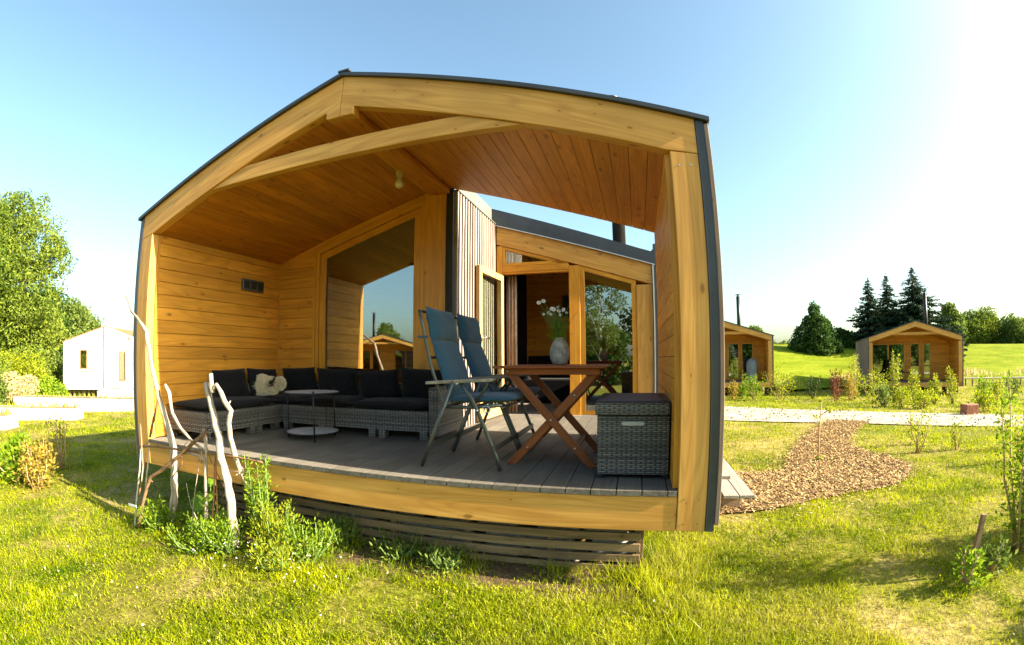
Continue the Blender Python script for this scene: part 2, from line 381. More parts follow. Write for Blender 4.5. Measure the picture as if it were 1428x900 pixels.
# ------------------------------------------------------------------ mesh builder
class MB:
    def __init__(s):
        s.V, s.F, s.G, s.Rn = [], [], [], []
    def add(s, verts, faces, gcs=None, rnd=None):
        o = len(s.V)
        r = random.random() if rnd is None else rnd
        s.V += [tuple(v) for v in verts]
        s.G += [tuple(g) for g in (gcs if gcs is not None else verts)]
        s.Rn += [r] * len(verts)
        s.F += [tuple(i + o for i in f) for f in faces]
    def obox(s, c, X, Y, Z, lx, ly, lz, rnd=None):
        """box centred at c, unit axes X (grain) Y Z, full sizes"""
        c, X, Y, Z = map(Vector, (c, X, Y, Z))
        vs_, gs = [], []
        for i in (-.5, .5):
            for j in (-.5, .5):
                for k in (-.5, .5):
                    vs_.append(c + X * (i * lx) + Y * (j * ly) + Z * (k * lz))
                    gs.append((i * lx, j * ly, k * lz))
        f = [(0, 1, 3, 2), (4, 6, 7, 5), (0, 4, 5, 1), (2, 3, 7, 6), (0, 2, 6, 4), (1, 5, 7, 3)]
        s.add(vs_, f, gs, rnd)
    def box(s, x0, x1, y0, y1, z0, z1, grain='x', rnd=None):
        c = ((x0 + x1) / 2, (y0 + y1) / 2, (z0 + z1) / 2)
        sz = (abs(x1 - x0), abs(y1 - y0), abs(z1 - z0))
        ax = [Vector((1, 0, 0)), Vector((0, 1, 0)), Vector((0, 0, 1))]
        g = 'xyz'.index(grain)
        o = [g, (g + 1) % 3, (g + 2) % 3]
        s.obox(c, ax[o[0]], ax[o[1]], ax[o[2]], sz[o[0]], sz[o[1]], sz[o[2]], rnd)
    def prism(s, poly, off, gdir=None, rnd=None):
        """polygon (3D points) extruded by vector off; gdir grain direction"""
        poly = [Vector(p) for p in poly]
        off = Vector(off)
        gdir = Vector(gdir).normalized() if gdir else (poly[1] - poly[0]).normalized()
        n = off.normalized()
        q = n.cross(gdir)
        vs_ = poly + [p + off for p in poly]
        if q.length < 0.1:                      # extruded along the grain
            q = (poly[1] - poly[0]).normalized()
            n = gdir.cross(q)
        gs = [(p.dot(gdir), p.dot(q), p.dot(n)) for p in vs_]
        k = len(poly)
        a = sum(((poly[i].cross(poly[(i + 1) % k])) for i in range(k)), Vector())
        fl = a.dot(off) < 0
        f = [tuple(range(k))[::-1], tuple(range(k, 2 * k))] + [(i, (i + 1) % k, k + (i + 1) % k, k + i) for i in range(k)]
        if fl:
            f = [t[::-1] for t in f]
        s.add(vs_, f, gs, rnd)
    def tube(s, pts, rad, n=8, flat=1.0, rnd=None, cap=True, up=None):
        pts = [Vector(p) for p in pts]
        if not hasattr(rad, '__len__'):
            rad = [rad] * len(pts)
        vs_, gs, L = [], [], 0.0
        prev = None
        for i, p in enumerate(pts):
            t = (pts[min(i + 1, len(pts) - 1)] - pts[max(i - 1, 0)]).normalized()
            if prev is None:
                ref = Vector(up) if up else (Vector((0, 0, 1)) if abs(t.z) < 0.9 else Vector((0, 1, 0)))
            else:
                ref = prev
            a = (ref - t * ref.dot(t)).normalized()
            prev = a
            b = t.cross(a)
            if i:
                L += (p - pts[i - 1]).length
            for k in range(n):
                an = 2 * math.pi * k / n
                vs_.append(p + a * (math.cos(an) * rad[i] * flat) + b * (math.sin(an) * rad[i]))
                gs.append((L, math.cos(an) * rad[i], math.sin(an) * rad[i]))
        f = [(i * n + k, i * n + (k + 1) % n, (i + 1) * n + (k + 1) % n, (i + 1) * n + k) for i in range(len(pts) - 1) for k in range(n)]
        if cap:
            f += [tuple(range(n))[::-1], tuple((len(pts) - 1) * n + k for k in range(n))]
        s.add(vs_, f, gs, rnd)
    def lathe(s, prof, c, n=24, rnd=None):
        vs_ = [(c[0] + r * math.cos(2 * math.pi * k / n), c[1] + r * math.sin(2 * math.pi * k / n), c[2] + z) for r, z in prof for k in range(n)]
        f = [(i * n + k, i * n + (k + 1) % n, (i + 1) * n + (k + 1) % n, (i + 1) * n + k) for i in range(len(prof) - 1) for k in range(n)]
        f += [tuple(range(n))[::-1], tuple((len(prof) - 1) * n + k for k in range(n))]
        s.add(vs_, f, None, rnd)
    def build(s, name, mat, parent=None, bevel=0.0, smooth=False, seg=1, sub=0):
        me = bpy.data.meshes.new(name)
        org = parent_org(parent)
        V = np.array(s.V, dtype=np.float64) - org
        me.from_pydata(V.tolist(), [], s.F)
        a = me.attributes.new('gc', 'FLOAT_VECTOR', 'POINT')
        a.data.foreach_set('vector', np.array(s.G, dtype=np.float32).ravel())
        a = me.attributes.new('rnd', 'FLOAT', 'POINT')
        a.data.foreach_set('value', np.array(s.Rn, dtype=np.float32))
        me.materials.append(mat)
        if smooth:
            me.polygons.foreach_set('use_smooth', [True] * len(me.polygons))
        me.update()
        o = bpy.data.objects.new(name, me)
        COL.objects.link(o)
        if parent:
            o.parent = parent
        if bevel:
            md = o.modifiers.new('bevel', 'BEVEL')
            md.width = bevel
            md.segments = seg
            md.limit_method = 'ANGLE'
            md.angle_limit = R(40)
        if sub:
            md = o.modifiers.new('sub', 'SUBSURF')
            md.levels = md.render_levels = sub
        return o

def parent_org(p):
    """sum of the translations above; parents used here are unrotated while built"""
    v = np.zeros(3)
    while p is not None:
        v += np.array(p.location)
        p = p.parent
    return v

def tag(o, label=None, cat=None, group=None, kind=None):
    if label: o['label'] = label
    if cat: o['category'] = cat
    if group: o['group'] = group
    if kind: o['kind'] = kind
    return o

def thing(name, loc, label, cat, group=None):
    o = bpy.data.objects.new(name, None)
    o.empty_display_size = 0.3
    o.location = loc
    COL.objects.link(o)
    return tag(o, label, cat, group)

def own_origin(o):
    """put the origin of a stand-alone mesh at its base centre"""
    me = o.data
    v = np.empty(len(me.vertices) * 3)
    me.vertices.foreach_get('co', v)
    v = v.reshape(-1, 3)
    c = np.array([(v[:, 0].min() + v[:, 0].max()) / 2, (v[:, 1].min() + v[:, 1].max()) / 2, v[:, 2].min()])
    me.vertices.foreach_set('co', (v - c).ravel())
    o.location = c
    me.update()
    return o

def cards(name, P, D, W, L, S, mat, parent=None, rnd=None, tip=0.12):
    """many small leaf-shaped faces. P base points, D unit direction, W width, L length, S unit side vector"""
    n = len(P)
    W = np.broadcast_to(W, (n,))[:, None]
    L = np.broadcast_to(L, (n,))[:, None]
    a = P
    b = P + D * L * 0.45 + S * W * 0.5
    c = P + D * L
    d = P + D * L * 0.45 - S * W * 0.5
    V = np.stack([a, b, c, d], 1).reshape(-1, 3) - parent_org(parent)
    me = bpy.data.meshes.new(name)
    me.vertices.add(4 * n)
    me.vertices.foreach_set('co', V.astype(np.float32).ravel())
    me.loops.add(4 * n)
    me.loops.foreach_set('vertex_index', np.arange(4 * n, dtype=np.int32))
    me.polygons.add(n)
    me.polygons.foreach_set('loop_start', np.arange(n, dtype=np.int32) * 4)
    me.polygons.foreach_set('loop_total', np.full(n, 4, dtype=np.int32))
    r = rng.random(n) if rnd is None else rnd
    at = me.attributes.new('rnd', 'FLOAT', 'POINT')
    at.data.foreach_set('value', np.repeat(r, 4).astype(np.float32))
    me.materials.append(mat)
    me.update(calc_edges=True)
    o = bpy.data.objects.new(name, me)
    COL.objects.link(o)
    if parent:
        o.parent = parent
    return o

def unit(v):
    return v / (np.linalg.norm(v, axis=1, keepdims=True) + 1e-9)

def rdirs(n, g=rng):
    return unit(g.normal(size=(n, 3)))

# ------------------------------------------------------------------ terrain
def ss(a, b, x):
    t = np.clip((x - a) / (b - a), 0, 1)
    return t * t * (3 - 2 * t)

def gz(x, y):
    d = np.hypot(x - 4.5, y)
    s = ss(7, 26, d)
    return -0.65 - 0.6 * s - 0.2 * ss(-2.5, 0.0, -x) * (1 - s)

def gzf(x, y):
    return float(gz(np.float64(x), np.float64(y)))

def pol(az, d):
    return 4.5465 + d * math.sin(R(az)), -2.712 + d * math.cos(R(az))

def inpoly(x, y, poly):
    r = np.zeros(x.shape, bool)
    n = len(poly)
    for i in range(n):
        x1, y1 = poly[i]
        x2, y2 = poly[(i + 1) % n]
        c = ((y1 > y) != (y2 > y)) & (x < (x2 - x1) * (y - y1) / (y2 - y1 + 1e-12) + x1)
        r ^= c
    return r

def vnoise(x, y, sc, seed=0):
    g = np.random.default_rng(seed).random((128, 128))
    u, v = x / sc + 500, y / sc + 500
    i, j = np.floor(u).astype(int), np.floor(v).astype(int)
    a, b = u - i, v - j
    a, b = a * a * (3 - 2 * a), b * b * (3 - 2 * b)
    G = lambda p, q: g[p % 128, q % 128]
    return (G(i, j) * (1 - a) + G(i + 1, j) * a) * (1 - b) + (G(i, j + 1) * (1 - a) + G(i + 1, j + 1) * a) * b

def ground():
    rad = [0] + list(np.linspace(0.5, 34, 110)) + list(np.geomspace(36, 900, 24))
    n = 180
    V = [(4.5, 0, gzf(4.5, 0))]
    for r in rad[1:]:
        for k in range(n):
            x, y = 4.5 + r * math.cos(2 * math.pi * k / n), r * math.sin(2 * math.pi * k / n)
            V.append((x, y, gzf(x, y)))
    F = [(0, 1 + k, 1 + (k + 1) % n) for k in range(n)]
    for i in range(len(rad) - 2):
        for k in range(n):
            a, b = 1 + i * n + k, 1 + i * n + (k + 1) % n
            F.append((a, a + n, b + n, b))
    mb = MB()
    mb.add(V, F)
    tag(mb.build('ground', M['ground'], smooth=True), 'rolling lawn and bare soil under everything', None, kind='structure')
ground()

MULCH = [(5.2, 3.9), (5.7, 3.1), (6.11, 3.0), (6.45, 3.05), (6.62, 3.4), (6.75, 3.86), (7.0, 4.4), (7.29, 4.93), (7.6, 5.5), (8.06, 6.25), (8.9, 7.6), (9.7, 7.2), (8.95, 6.2), (8.42, 5.41), (8.1, 4.8), (8.0, 4.3), (8.1, 3.7), (8.22, 3.31), (8.2, 2.95), (8.01, 2.71), (7.75, 2.35), (7.41, 2.15), (6.81, 2.0), (6.4, 1.85), (6.06, 1.67), (5.7, 1.55), (5.37, 1.5), (5.1, 1.6), (5.1, 3.6)]
RNEAR = [(-8, 16.0), (-2, 12.6), (3, 9.9), (5.2, 8.6), (6.57, 7.95), (7.94, 7.5), (9.42, 6.98), (10.74, 6.2), (12.52, 5.29), (14.33, 4.6), (18, 3.2), (26, -1), (40, -9)]
RFAR = [(-6, 20.0), (0, 16.6), (4.5, 13.6), (6.2, 12.6), (7.33, 12.01), (8.98, 10.68), (10.64, 9.65), (12.36, 8.7), (14.33, 7.5), (16.3, 6.7), (20, 5.2), (28, 1.2), (42, -6)]
ROADPOLY = RNEAR + RFAR[::-1]

def drape(name, poly, mat, lift, step, edge=0.0):
    """grid of quads cut to a polygon by snapping, laid on the terrain"""
    bm = bmesh.new()
    vs_ = [bm.verts.new((x, y, 0)) for x, y in poly]
    f = bm.faces.new(vs_)
    bmesh.ops.triangulate(bm, faces=[f])
    xs = [p[0] for p in poly]
    ys = [p[1] for p in poly]
    for ax, lo, hi in ((0, min(xs), max(xs)), (1, min(ys), max(ys))):
        t = lo + step
        while t < hi:
            co, no = ((t, 0, 0), (1, 0, 0)) if ax == 0 else ((0, t, 0), (0, 1, 0))
            bmesh.ops.bisect_plane(bm, geom=bm.verts[:] + bm.edges[:] + bm.faces[:], plane_co=co, plane_no=no)
            t += step
    for v in bm.verts:
        v.co.z = gzf(v.co.x, v.co.y) + lift
    bmesh.ops.recalc_face_normals(bm, faces=bm.faces[:])
    me = bpy.data.meshes.new(name)
    bm.to_mesh(me)
    bm.free()
    me.materials.append(mat)
    o = bpy.data.objects.new(name, me)
    COL.objects.link(o)
    return o
tag(drape('gravel_road', ROADPOLY, M['gravel'], 0.022, 0.8), 'pale sunlit gravel road between the lawn and the shrubs', None, kind='structure')
tag(drape('mulch_path', MULCH, M['mulchbase'], 0.02, 0.4), 'winding path of brown wood chips', None, kind='structure')

def poly_scatter(poly, n, g=rng):
    xs, ys = [p[0] for p in poly], [p[1] for p in poly]
    x, y = g.uniform(min(xs), max(xs), n * 3), g.uniform(min(ys), max(ys), n * 3)
    k = inpoly(x, y, poly)
    return x[k][:n], y[k][:n]

x, y = poly_scatter(MULCH, 42000)
k_ = np.where(rng.random(len(x)) < .16, .20, .05); x = x + rng.normal(0, 1, len(x)) * k_; y = y + rng.normal(0, 1, len(y)) * k_
n = len(x)
a = rng.uniform(0, 2 * np.pi, n)
D = unit(np.stack([np.cos(a), np.sin(a), rng.normal(0, 0.35, n)], 1))
S = unit(np.stack([-np.sin(a), np.cos(a), rng.normal(0, 0.35, n)], 1))
P = np.stack([x, y, gz(x, y) + 0.03 + rng.random(n) * 0.02], 1)
tag(cards('wood_chips', P, D, rng.uniform(.010, .024, n), rng.uniform(.02, .06, n), S, M['chip']), 'loose brown wood chips heaped on the path', None, kind='stuff')

x, y = poly_scatter([p for p in ROADPOLY if p[0] < 27], 9000)
n = len(x)
D = unit(np.stack([rng.normal(0, 1, n), rng.normal(0, 1, n), rng.uniform(.1, .8, n)], 1))
P = np.stack([x, y, gz(x, y) + .024], 1)
ln = rng.uniform(.02, .07, n)
tag(cards('gravel_stones', P, D, ln * .8, ln, unit(np.cross(D, rdirs(n))), leafmat('grey_stone', (0.16, 0.14, 0.11), (0.55, 0.50, 0.42), 0.0)), 'loose stones lying on the gravel road', None, kind='stuff')

# embankment (grass dyke) far right
def embankment():
    pts = []
    for az, d, h in ((4, 38, 1.95), (10, 41, 1.9), (17.5, 45, 1.84), (25, 48.5, 1.78), (33, 53.5, 1.72), (42.5, 62, 1.65), (52, 76, 1.62), (60, 95, 1.6)):
        pts.append((*pol(az, d), h))
    V, F = [], []
    prof = [(-13, -3.05), (-9, -2.2), (-4, -0.9), (-0.8, -0.12), (0, 0), (3, 0), (5, -0.5), (14, -3.2)]
    m = len(prof)
    for i, (px, py, h) in enumerate(pts):
        q = pts[min(i + 1, len(pts) - 1)]
        p = pts[max(i - 1, 0)]
        t = Vector((q[0] - p[0], q[1] - p[1], 0)).normalized()
        nrm = Vector((-t.y, t.x, 0))
        for s_, z in prof:
            V.append((px + nrm.x * s_, py + nrm.y * s_, h + z))
    for i in range(len(pts) - 1):
        for k in range(m - 1):
            F.append((i * m + k, (i + 1) * m + k, (i + 1) * m + k + 1, i * m + k + 1))
    mb = MB()
    mb.add(V, F)
    tag(mb.build('grass_embankment', M['dykegrass'], smooth=True), 'long bright green grass dyke behind the cabins', None, kind='structure')
    # dry tall grass along its foot
    n = 16000
    az = rng.uniform(10, 56, n)
    dist = np.interp(az, [10, 17.5, 25, 33, 42.5, 56], [30, 33, 36.5, 41, 48, 62]) + rng.normal(0, 1.3, n)
    x = 4.5465 + dist * np.sin(np.radians(az)); y = -2.712 + dist * np.cos(np.radians(az))
    P = np.stack([x, y, gz(x, y)], 1)
    a = rng.uniform(0, 2 * np.pi, n)
    D = unit(np.stack([rng.normal(0, .3, n), rng.normal(0, .3, n), np.ones(n)], 1))
    S = np.stack([np.cos(a), np.sin(a), np.zeros(n)], 1)
    hh = rng.uniform(.3, .75, n) * (0.6 + 0.9 * vnoise(x, y, 4.0, 3))
    tag(cards('dry_tall_grass', P, D, 0.10, hh, S, M['dryleaf']), 'straw coloured tall grass along the foot of the dyke', None, kind='stuff')
embankment()

# ------------------------------------------------------------------ main cabin
W = 4.98
SL = 0.304
D1, D2, DB = 1.99, 3.48, 8.3
H0 = 2.205       # rafter top at the eave
B0 = 1.945       # rafter bottom / ceiling line at the eave
def up_(x):      # distance from the nearest eave
    return min(x, W - x)
def zt(x): return H0 + 0.3063 * up_(x)
def zb(x): return B0 + SL * up_(x)
XR = W / 2
G0 = -0.65

cab = thing('wooden_cabin', (XR, 3.0, G0), 'large golden larch cabin with an open roofed porch and gable front, nearest the camera', 'cabin')

# posts and front timbers
for x0, x1 in ((0, 0.19), (W - 0.17, W)):
    mb = MB()
    if x0 == 0:
        mb.prism([(x0, 0, -0.246), (x1, 0, -0.246), (x1, 0, B0 + SL * x1 - 0.002), (x0, 0, B0 + 0.025)], (0, 0.09, 0), (0, 0, 1))
    else:
        mb.prism([(x0, 0, -0.246), (x1, 0, -0.246), (x1, 0, B0 + 0.025), (x0, 0, B0 + SL * 0.17 - 0.002)], (0, 0.09, 0), (0, 0, 1))
    mb.build('post', M['timber'], cab, bevel=0.004)
for sgn in (0, 1):
    X = (lambda x: x) if not sgn else (lambda x: W - x)
    mb = MB()
    poly = [(X(0), 0, B0 + 0.027), (X(0.19), 0, B0 + SL * 0.19 + 0.002), (X(2.365), 0, B0 + SL * 2.365), (X(2.365), 0, 2.60), (X(XR - 0.002), 0, 2.60), (X(XR - 0.002), 0, H0 + 0.3063 * XR), (X(0), 0, H0)]
    mb.prism(poly, (0, 0.09, 0), (1, 0, 0.304 if not sgn else -0.304))
    mb.build('rafter', M['timber'], cab, bevel=0.004)
# horizontal tie beam just behind the rafters
mb = MB()
zz0, zz1 = 2.268, 2.402
xl0, xl1 = (zz0 - B0) / SL, (zz1 - B0) / SL
mb.prism([(xl0+.004, 0.018, zz0), (W - xl0-.004, 0.018, zz0), (W - xl1, 0.018, zz1), (xl1, 0.018, zz1)], (0, 0.07, 0), (1, 0, 0))
mb.build('tie_beam', M['timber'], cab, bevel=0.004)
mb = MB()
mb.box(2.37, 2.61, 0.094, D1 + 0.02, 2.60, 2.66, 'y')
mb.build('ridge_beam', M['ceil'], cab, bevel=0.004)
# front deck beam
mb = MB()
mb.box(0.193, W - 0.173, 0.004, 0.09, -0.247, -0.034, 'x', rnd=0.4)
mb.build('deck_beam', M['timber'], cab, bevel=0.004)

for k_, (x_, z_) in enumerate([(W - .045, -.05), (W - .13, -.05), (W - .045, -.2), (W - .13, -.2), (W - .21, -.08), (W - .21, -.2), (.24, -.08), (.24, -.2), (.05, -.1), (.14, -.1), (W - .05, 1.90), (W - .12, 1.90)]):
    mb = MB(); y_ = 0.001 if .2 > x_ or x_ > W - .18 else 0.005
    mb.tube([(x_, y_, z_), (x_, y_ - .0025, z_)], .0055, 10); mb.build('screw', M['chrome'], cab)
# deck boards (run front to back)
def deck_boards():
    mb = MB()
    x = W - 0.17 - 0.0597
    edges = [W - 0.173, x]
    while x > 0.2:
        x -= 0.15
        edges.append(max(x, 0.2))
    for a, b in zip(edges[:-1], edges[1:]):
        if a - b < 0.02: continue
        y1 = D2 + 0.01 if b > 2.5 else D1 + 0.02
        mb.box(b + 0.0035, a - 0.0035, -0.006, y1, -0.030, 0.0, 'y')
        for s_ in np.arange(b + 0.012, a - 0.01, 0.0125):   # fine ribs of the composite board
            mb.box(s_, s_ + 0.006, -0.004, y1, 0.0, 0.0012, 'y', rnd=mb.Rn[-1])
    mb.build('deck', M['deck'], cab)
    mb = MB()
    mb.box(0.2, W - 0.18, 0.092, D1, -0.2, -0.034)
    mb.box(2.6, W - 0.18, D1, D2, -0.2, -0.036)
    mb.build('deck_joist', M['black'], cab)
deck_boards()

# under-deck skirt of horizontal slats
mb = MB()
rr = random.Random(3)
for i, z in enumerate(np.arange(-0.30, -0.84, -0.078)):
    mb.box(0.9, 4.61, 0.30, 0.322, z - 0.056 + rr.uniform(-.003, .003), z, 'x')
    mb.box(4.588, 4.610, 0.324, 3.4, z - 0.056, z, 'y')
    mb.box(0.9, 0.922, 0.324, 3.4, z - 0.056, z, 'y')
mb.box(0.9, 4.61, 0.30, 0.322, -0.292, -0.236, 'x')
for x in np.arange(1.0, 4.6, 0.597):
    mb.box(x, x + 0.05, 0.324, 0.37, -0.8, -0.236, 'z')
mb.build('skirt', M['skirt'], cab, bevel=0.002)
mb = MB()
for i in range(26):
    z = -0.33 - (i % 3) * 0.155
    x = 1.1 + (i // 3) * 0.385 + (i % 2) * 0.1
    mb.box(x, x + 0.34, 0.42, 0.62, z - 0.13, z)
mb.build('foundation_block', M['concrete'], cab, bevel=0.01)

# porch side walls (inside boards)
def plank_wall(mb, x, y0, y1, z0, ztop, nx, pitch=0.128, thick=0.02, axis='y', slope=None):
    z = z0
    while z < ztop - 0.01:
        z2 = min(z + pitch, ztop)
        if axis == 'y':
            mb.box(x, x + nx * thick, y0, y1, z + 0.0025, z2 - 0.001, 'y')
        z = z2
mb = MB()
plank_wall(mb, 0.195, 0.09 + 0.03, D1, 0.004, B0 + SL * 0.195, -1)
mb.box(0.175, 0.198, 0.092, 0.118, 0.004, B0 + SL * .19, 'z')
mb.box(0.196, 0.212, D1 - 0.016, D1 - 0.001, 0.004, B0 + SL * .2, 'z')
mb.build('side_wall', M['plank'], cab, bevel=0.0035)
mb = MB()
plank_wall(mb, W - 0.2, 0.092, D1 - 0.02, 0.004, B0 + SL * 0.2, 1)
mb.build('side_wall', M['plank'], cab, bevel=0.0035)
mb = MB()   # wall cores
mb.box(0.0, 0.172, 0.092, DB, -0.246, B0 + 0.02)
mb.build('wall_core', M['black'], cab)
mb = MB()
mb.box(W - 0.178, W - 0.001, 0.092, D1, -0.246, B0 + 0.02)
mb.build('wall_core', M['black'], cab)
mb = MB()
mb.box(W - 0.1995, W - 0.1705, 0.055, 0.0915, 0.003, B0 + SL * .17, 'z')
mb.build('wall_trim', M['frame'], cab)
mb = MB(); mb.box(W - 0.199, W - 0.16, D1 - 0.018, D1, 0, B0 + 0.05); mb.build('wall_edge', M['black'], cab)

# ceiling boards, two slopes
def ceil_side(sgn):
    mb = MB()
    L = math.hypot(1, SL)
    n = 19
    xs = np.linspace(0.175, XR, n + 1)
    for i in range(n):
        xa, xb = xs[i], xs[i + 1]
        X = (lambda x: x) if not sgn else (lambda x: W - x)
        g = 0.0015
        p = [(X(xa + g), 0.092, B0 + SL * (xa + g) + 0.003), (X(xb - g), 0.092, B0 + SL * (xb - g) + 0.003), (X(xb - g), 0.092, B0 + SL * (xb - g) + 0.02), (X(xa + g), 0.092, B0 + SL * (xa + g) + 0.02)]
        mb.prism(p, (0, D1 - 0.092 + (0.0 if sgn else 0.005), 0), (0, 1, 0))
    return mb
ceil_side(0).build('ceiling', M['ceil'], cab, bevel=0.002)
ceil_side(1).build('ceiling', M['ceil'], cab, bevel=0.002)

# roof skin: left slope full length, right slope in two pieces
mb = MB()
def roof_piece(y0, y1, sgn, t0=0.0, t1=0.03, under=None):
    X = (lambda x: x) if not sgn else (lambda x: W - x)
    ov = -0.09
    za = H0 + 0.3063 * ov
    zr = H0 + 0.3063 * XR
    p = [(X(ov), y0, za + t0), (X(XR), y0, zr + t0), (X(XR), y0, zr + t1), (X(ov), y0, za + t1)]
    mb.prism(p, (0, y1 - y0, 0), (0, 1, 0))
roof_piece(-0.03, DB, 0)
roof_piece(-0.03, D1 + 0.015, 1)
roof_piece(D2 + 0.02, DB, 1, -0.125, -0.10)
mb.box(XR - 0.04, XR + 0.06, -0.035, 0.02, zt(XR) + 0.03, zt(XR) + 0.045)
mb.build('roof', M['metal'], cab)
mb = MB()   # insulation thickness between roof skin and ceiling (behind the front timbers)
for sgn, y0, y1, xe in ((0, 0.095, DB, XR), (1, 0.095, D1, XR), (1, D2 + 0.10, DB, XR)):
    X = (lambda x: x) if not sgn else (lambda x: W - x)
    mb.prism([(X(0.02), y0, B0 + 0.028), (X(xe), y0, B0 + SL * xe + 0.024), (X(xe), y0, H0 + 0.3063 * xe - .002 - (.125 if y0 > D2 else 0)), (X(0.02), y0, H0 + .004 - (.125 if y0 > D2 else 0))], (0, y1 - y0, 0), (0, 1, 0))
mb.build('roof_core', M['black'], cab)
mb = MB()   # ribs on the roof
for sgn, y0, y1 in ((0, -0.03, DB), (1, -0.03, D1 + .015)):
    X = (lambda x: x) if not sgn else (lambda x: W - x)
    for y in np.arange(y0 + 0.25, y1, 0.45):
        mb.prism([(X(-.08), y, zt(0) + 0.01), (X(XR), y, zt(XR) + 0.031), (X(XR), y, zt(XR) + 0.05), (X(-.08), y, zt(0) + 0.03)], (0, 0.02, 0), (0, 1, 0))
mb.build('roof_rib', M['metal'], cab)

# outer corner trims and outer cladding
mb = MB()
mb.box(W + 0.002, W + 0.052, -0.004, 0.10, -0.247, H0 - 0.012, 'z')
mb.box(W + 0.052, W + 0.0545, -0.006, 0.11, -0.2, H0 - 0.03, 'z')
mb.build('corner_trim', M['metal'], cab)
mb = MB()
mb.box(-0.04, -0.002, -0.004, 0.10, -0.247, H0 - 0.012, 'z')
mb.build('corner_trim', M['metal'], cab)
mb = MB()
rr = random.Random(5)
y = 0.0
for i in range(28):
    mb.box(W + 0.056, W + 0.082, y, y + 0.05, -0.21 + rr.uniform(-.01, .01), H0 - 0.03, 'z')
    y += 0.07
mb.build('cladding', M['oldslat'], cab, bevel=0.002)
mb = MB()
y = 0.0
for i in range(118):
    mb.box(-0.07, -0.045, y, y + 0.05, -0.21 + rr.uniform(-.01, .01), H0 - 0.03, 'z')
    y += 0.07
mb.build('cladding', M['oldslat'], cab, bevel=0.002)

# wall D1 (left half): planks, corner post, window
mb = MB()
z = 0.004
while z < 2.2:
    z2 = z + 0.128
    zc = B0 + SL * 0.2
    xa = 0.2 if z2 <= zc else 0.2 + (z2 - zc) / SL
    if xa < 0.78:
        mb.box(xa, 0.79, D1 - 0.001, D1 + 0.02, z + .0025, z2 - .001, 'x')
    z = z2
# strip above the window following the slope
mb.prism([(0.19, D1 + .002, B0 + SL * .19 - 0.12), (2.31, D1 + .002, B0 + SL * 2.31 - 0.12), (2.31, D1 + .002, B0 + SL * 2.31), (0.19, D1 + .002, B0 + SL * .19 + .01)], (0, .02, 0), (1, 0, SL))
mb.build('wall_boards', M['plank'], cab, bevel=0.003)
mb = MB()
mb.box(0.78, 0.815, D1 - 0.02, D1 - 0.002, 0.004, B0 + SL * 0.78 - 0.10, 'z')
mb.build('window_trim', M['frame'], cab)
mb = MB()
mb.prism([(2.31, D1 - .02, 0), (2.572, D1 - .02, 0), (2.572, D1 - .02, 2.66), (2.42, D1 - .02, B0 + SL * 2.42 - .001), (2.31, D1 - .02, B0 + SL * 2.31 - .001)], (0, .08, 0), (0, 0, 1))
mb.build('wall_post', M['frame'], cab, bevel=0.003)
def slope_window(parent, x0, x1, z0, f, y, top, name='window', depth=0.07, pane_y=0.035):
    """window with sloping head; top(x) = outer head line; frame width f"""
    mb = MB()
    mb.prism([(x0, y, z0), (x0 + f, y, z0), (x0 + f, y, top(x0 + f) - f), (x0, y, top(x0))], (0, depth, 0), (0, 0, 1))
    mb.prism([(x1 - f, y, z0), (x1, y, z0), (x1, y, top(x1)), (x1 - f, y, top(x1 - f) - f)], (0, depth, 0), (0, 0, 1))
    mb.prism([(x0, y + .001, top(x0)), (x0 + f, y + .001, top(x0 + f) - f), (x1 - f, y + .001, top(x1 - f) - f), (x1, y + .001, top(x1))], (0, depth, 0), (x1 - x0, 0, top(x1) - top(x0)))
    mb.box(x0 + f, x1 - f, y + .001, y + depth, z0, z0 + f, 'x')
    w = mb.build(name, M['frame'], parent, bevel=0.003)
    mb = MB()
    e = 0.004
    mb.prism([(x0 + f - e, y + pane_y, z0 + f - e), (x1 - f + e, y + pane_y, z0 + f - e), (x1 - f + e, y + pane_y, top(x1 - f) - f + e), (x0 + f - e, y + pane_y, top(x0 + f) - f + e)], (0, 0.006, 0), (1, 0, 0))
    mb.build('pane', M['glass'], w)
    return w
slope_window(cab, 0.815, 2.31, 0.05, 0.05, D1 - 0.012, lambda x: B0 + SL * x - 0.085, pane_y=0.055)
mb = MB()  # inner sash of the same window
def slope_frame(mb, x0, x1, z0, f, y, top, depth):
    mb.prism([(x0, y, z0), (x0 + f, y, z0), (x0 + f, y, top(x0 + f) - f), (x0, y, top(x0))], (0, depth, 0), (0, 0, 1))
    mb.prism([(x1 - f, y, z0), (x1, y, z0), (x1, y, top(x1)), (x1 - f, y, top(x1 - f) - f)], (0, depth, 0), (0, 0, 1))
    mb.prism([(x0, y, top(x0)), (x0 + f, y, top(x0 + f) - f), (x1 - f, y, top(x1 - f) - f), (x1, y, top(x1))], (0, depth, 0), (x1 - x0, 0, top(x1) - top(x0)))
    mb.box(x0 + f, x1 - f, y, y + depth, z0, z0 + f, 'x')
slope_frame(mb, 0.867, 2.258, 0.102, 0.085, D1 + 0.012, lambda x: B0 + SL * x - 0.14, 0.028)
mb.build('window_sash', M['frame'], cab, bevel=0.003)

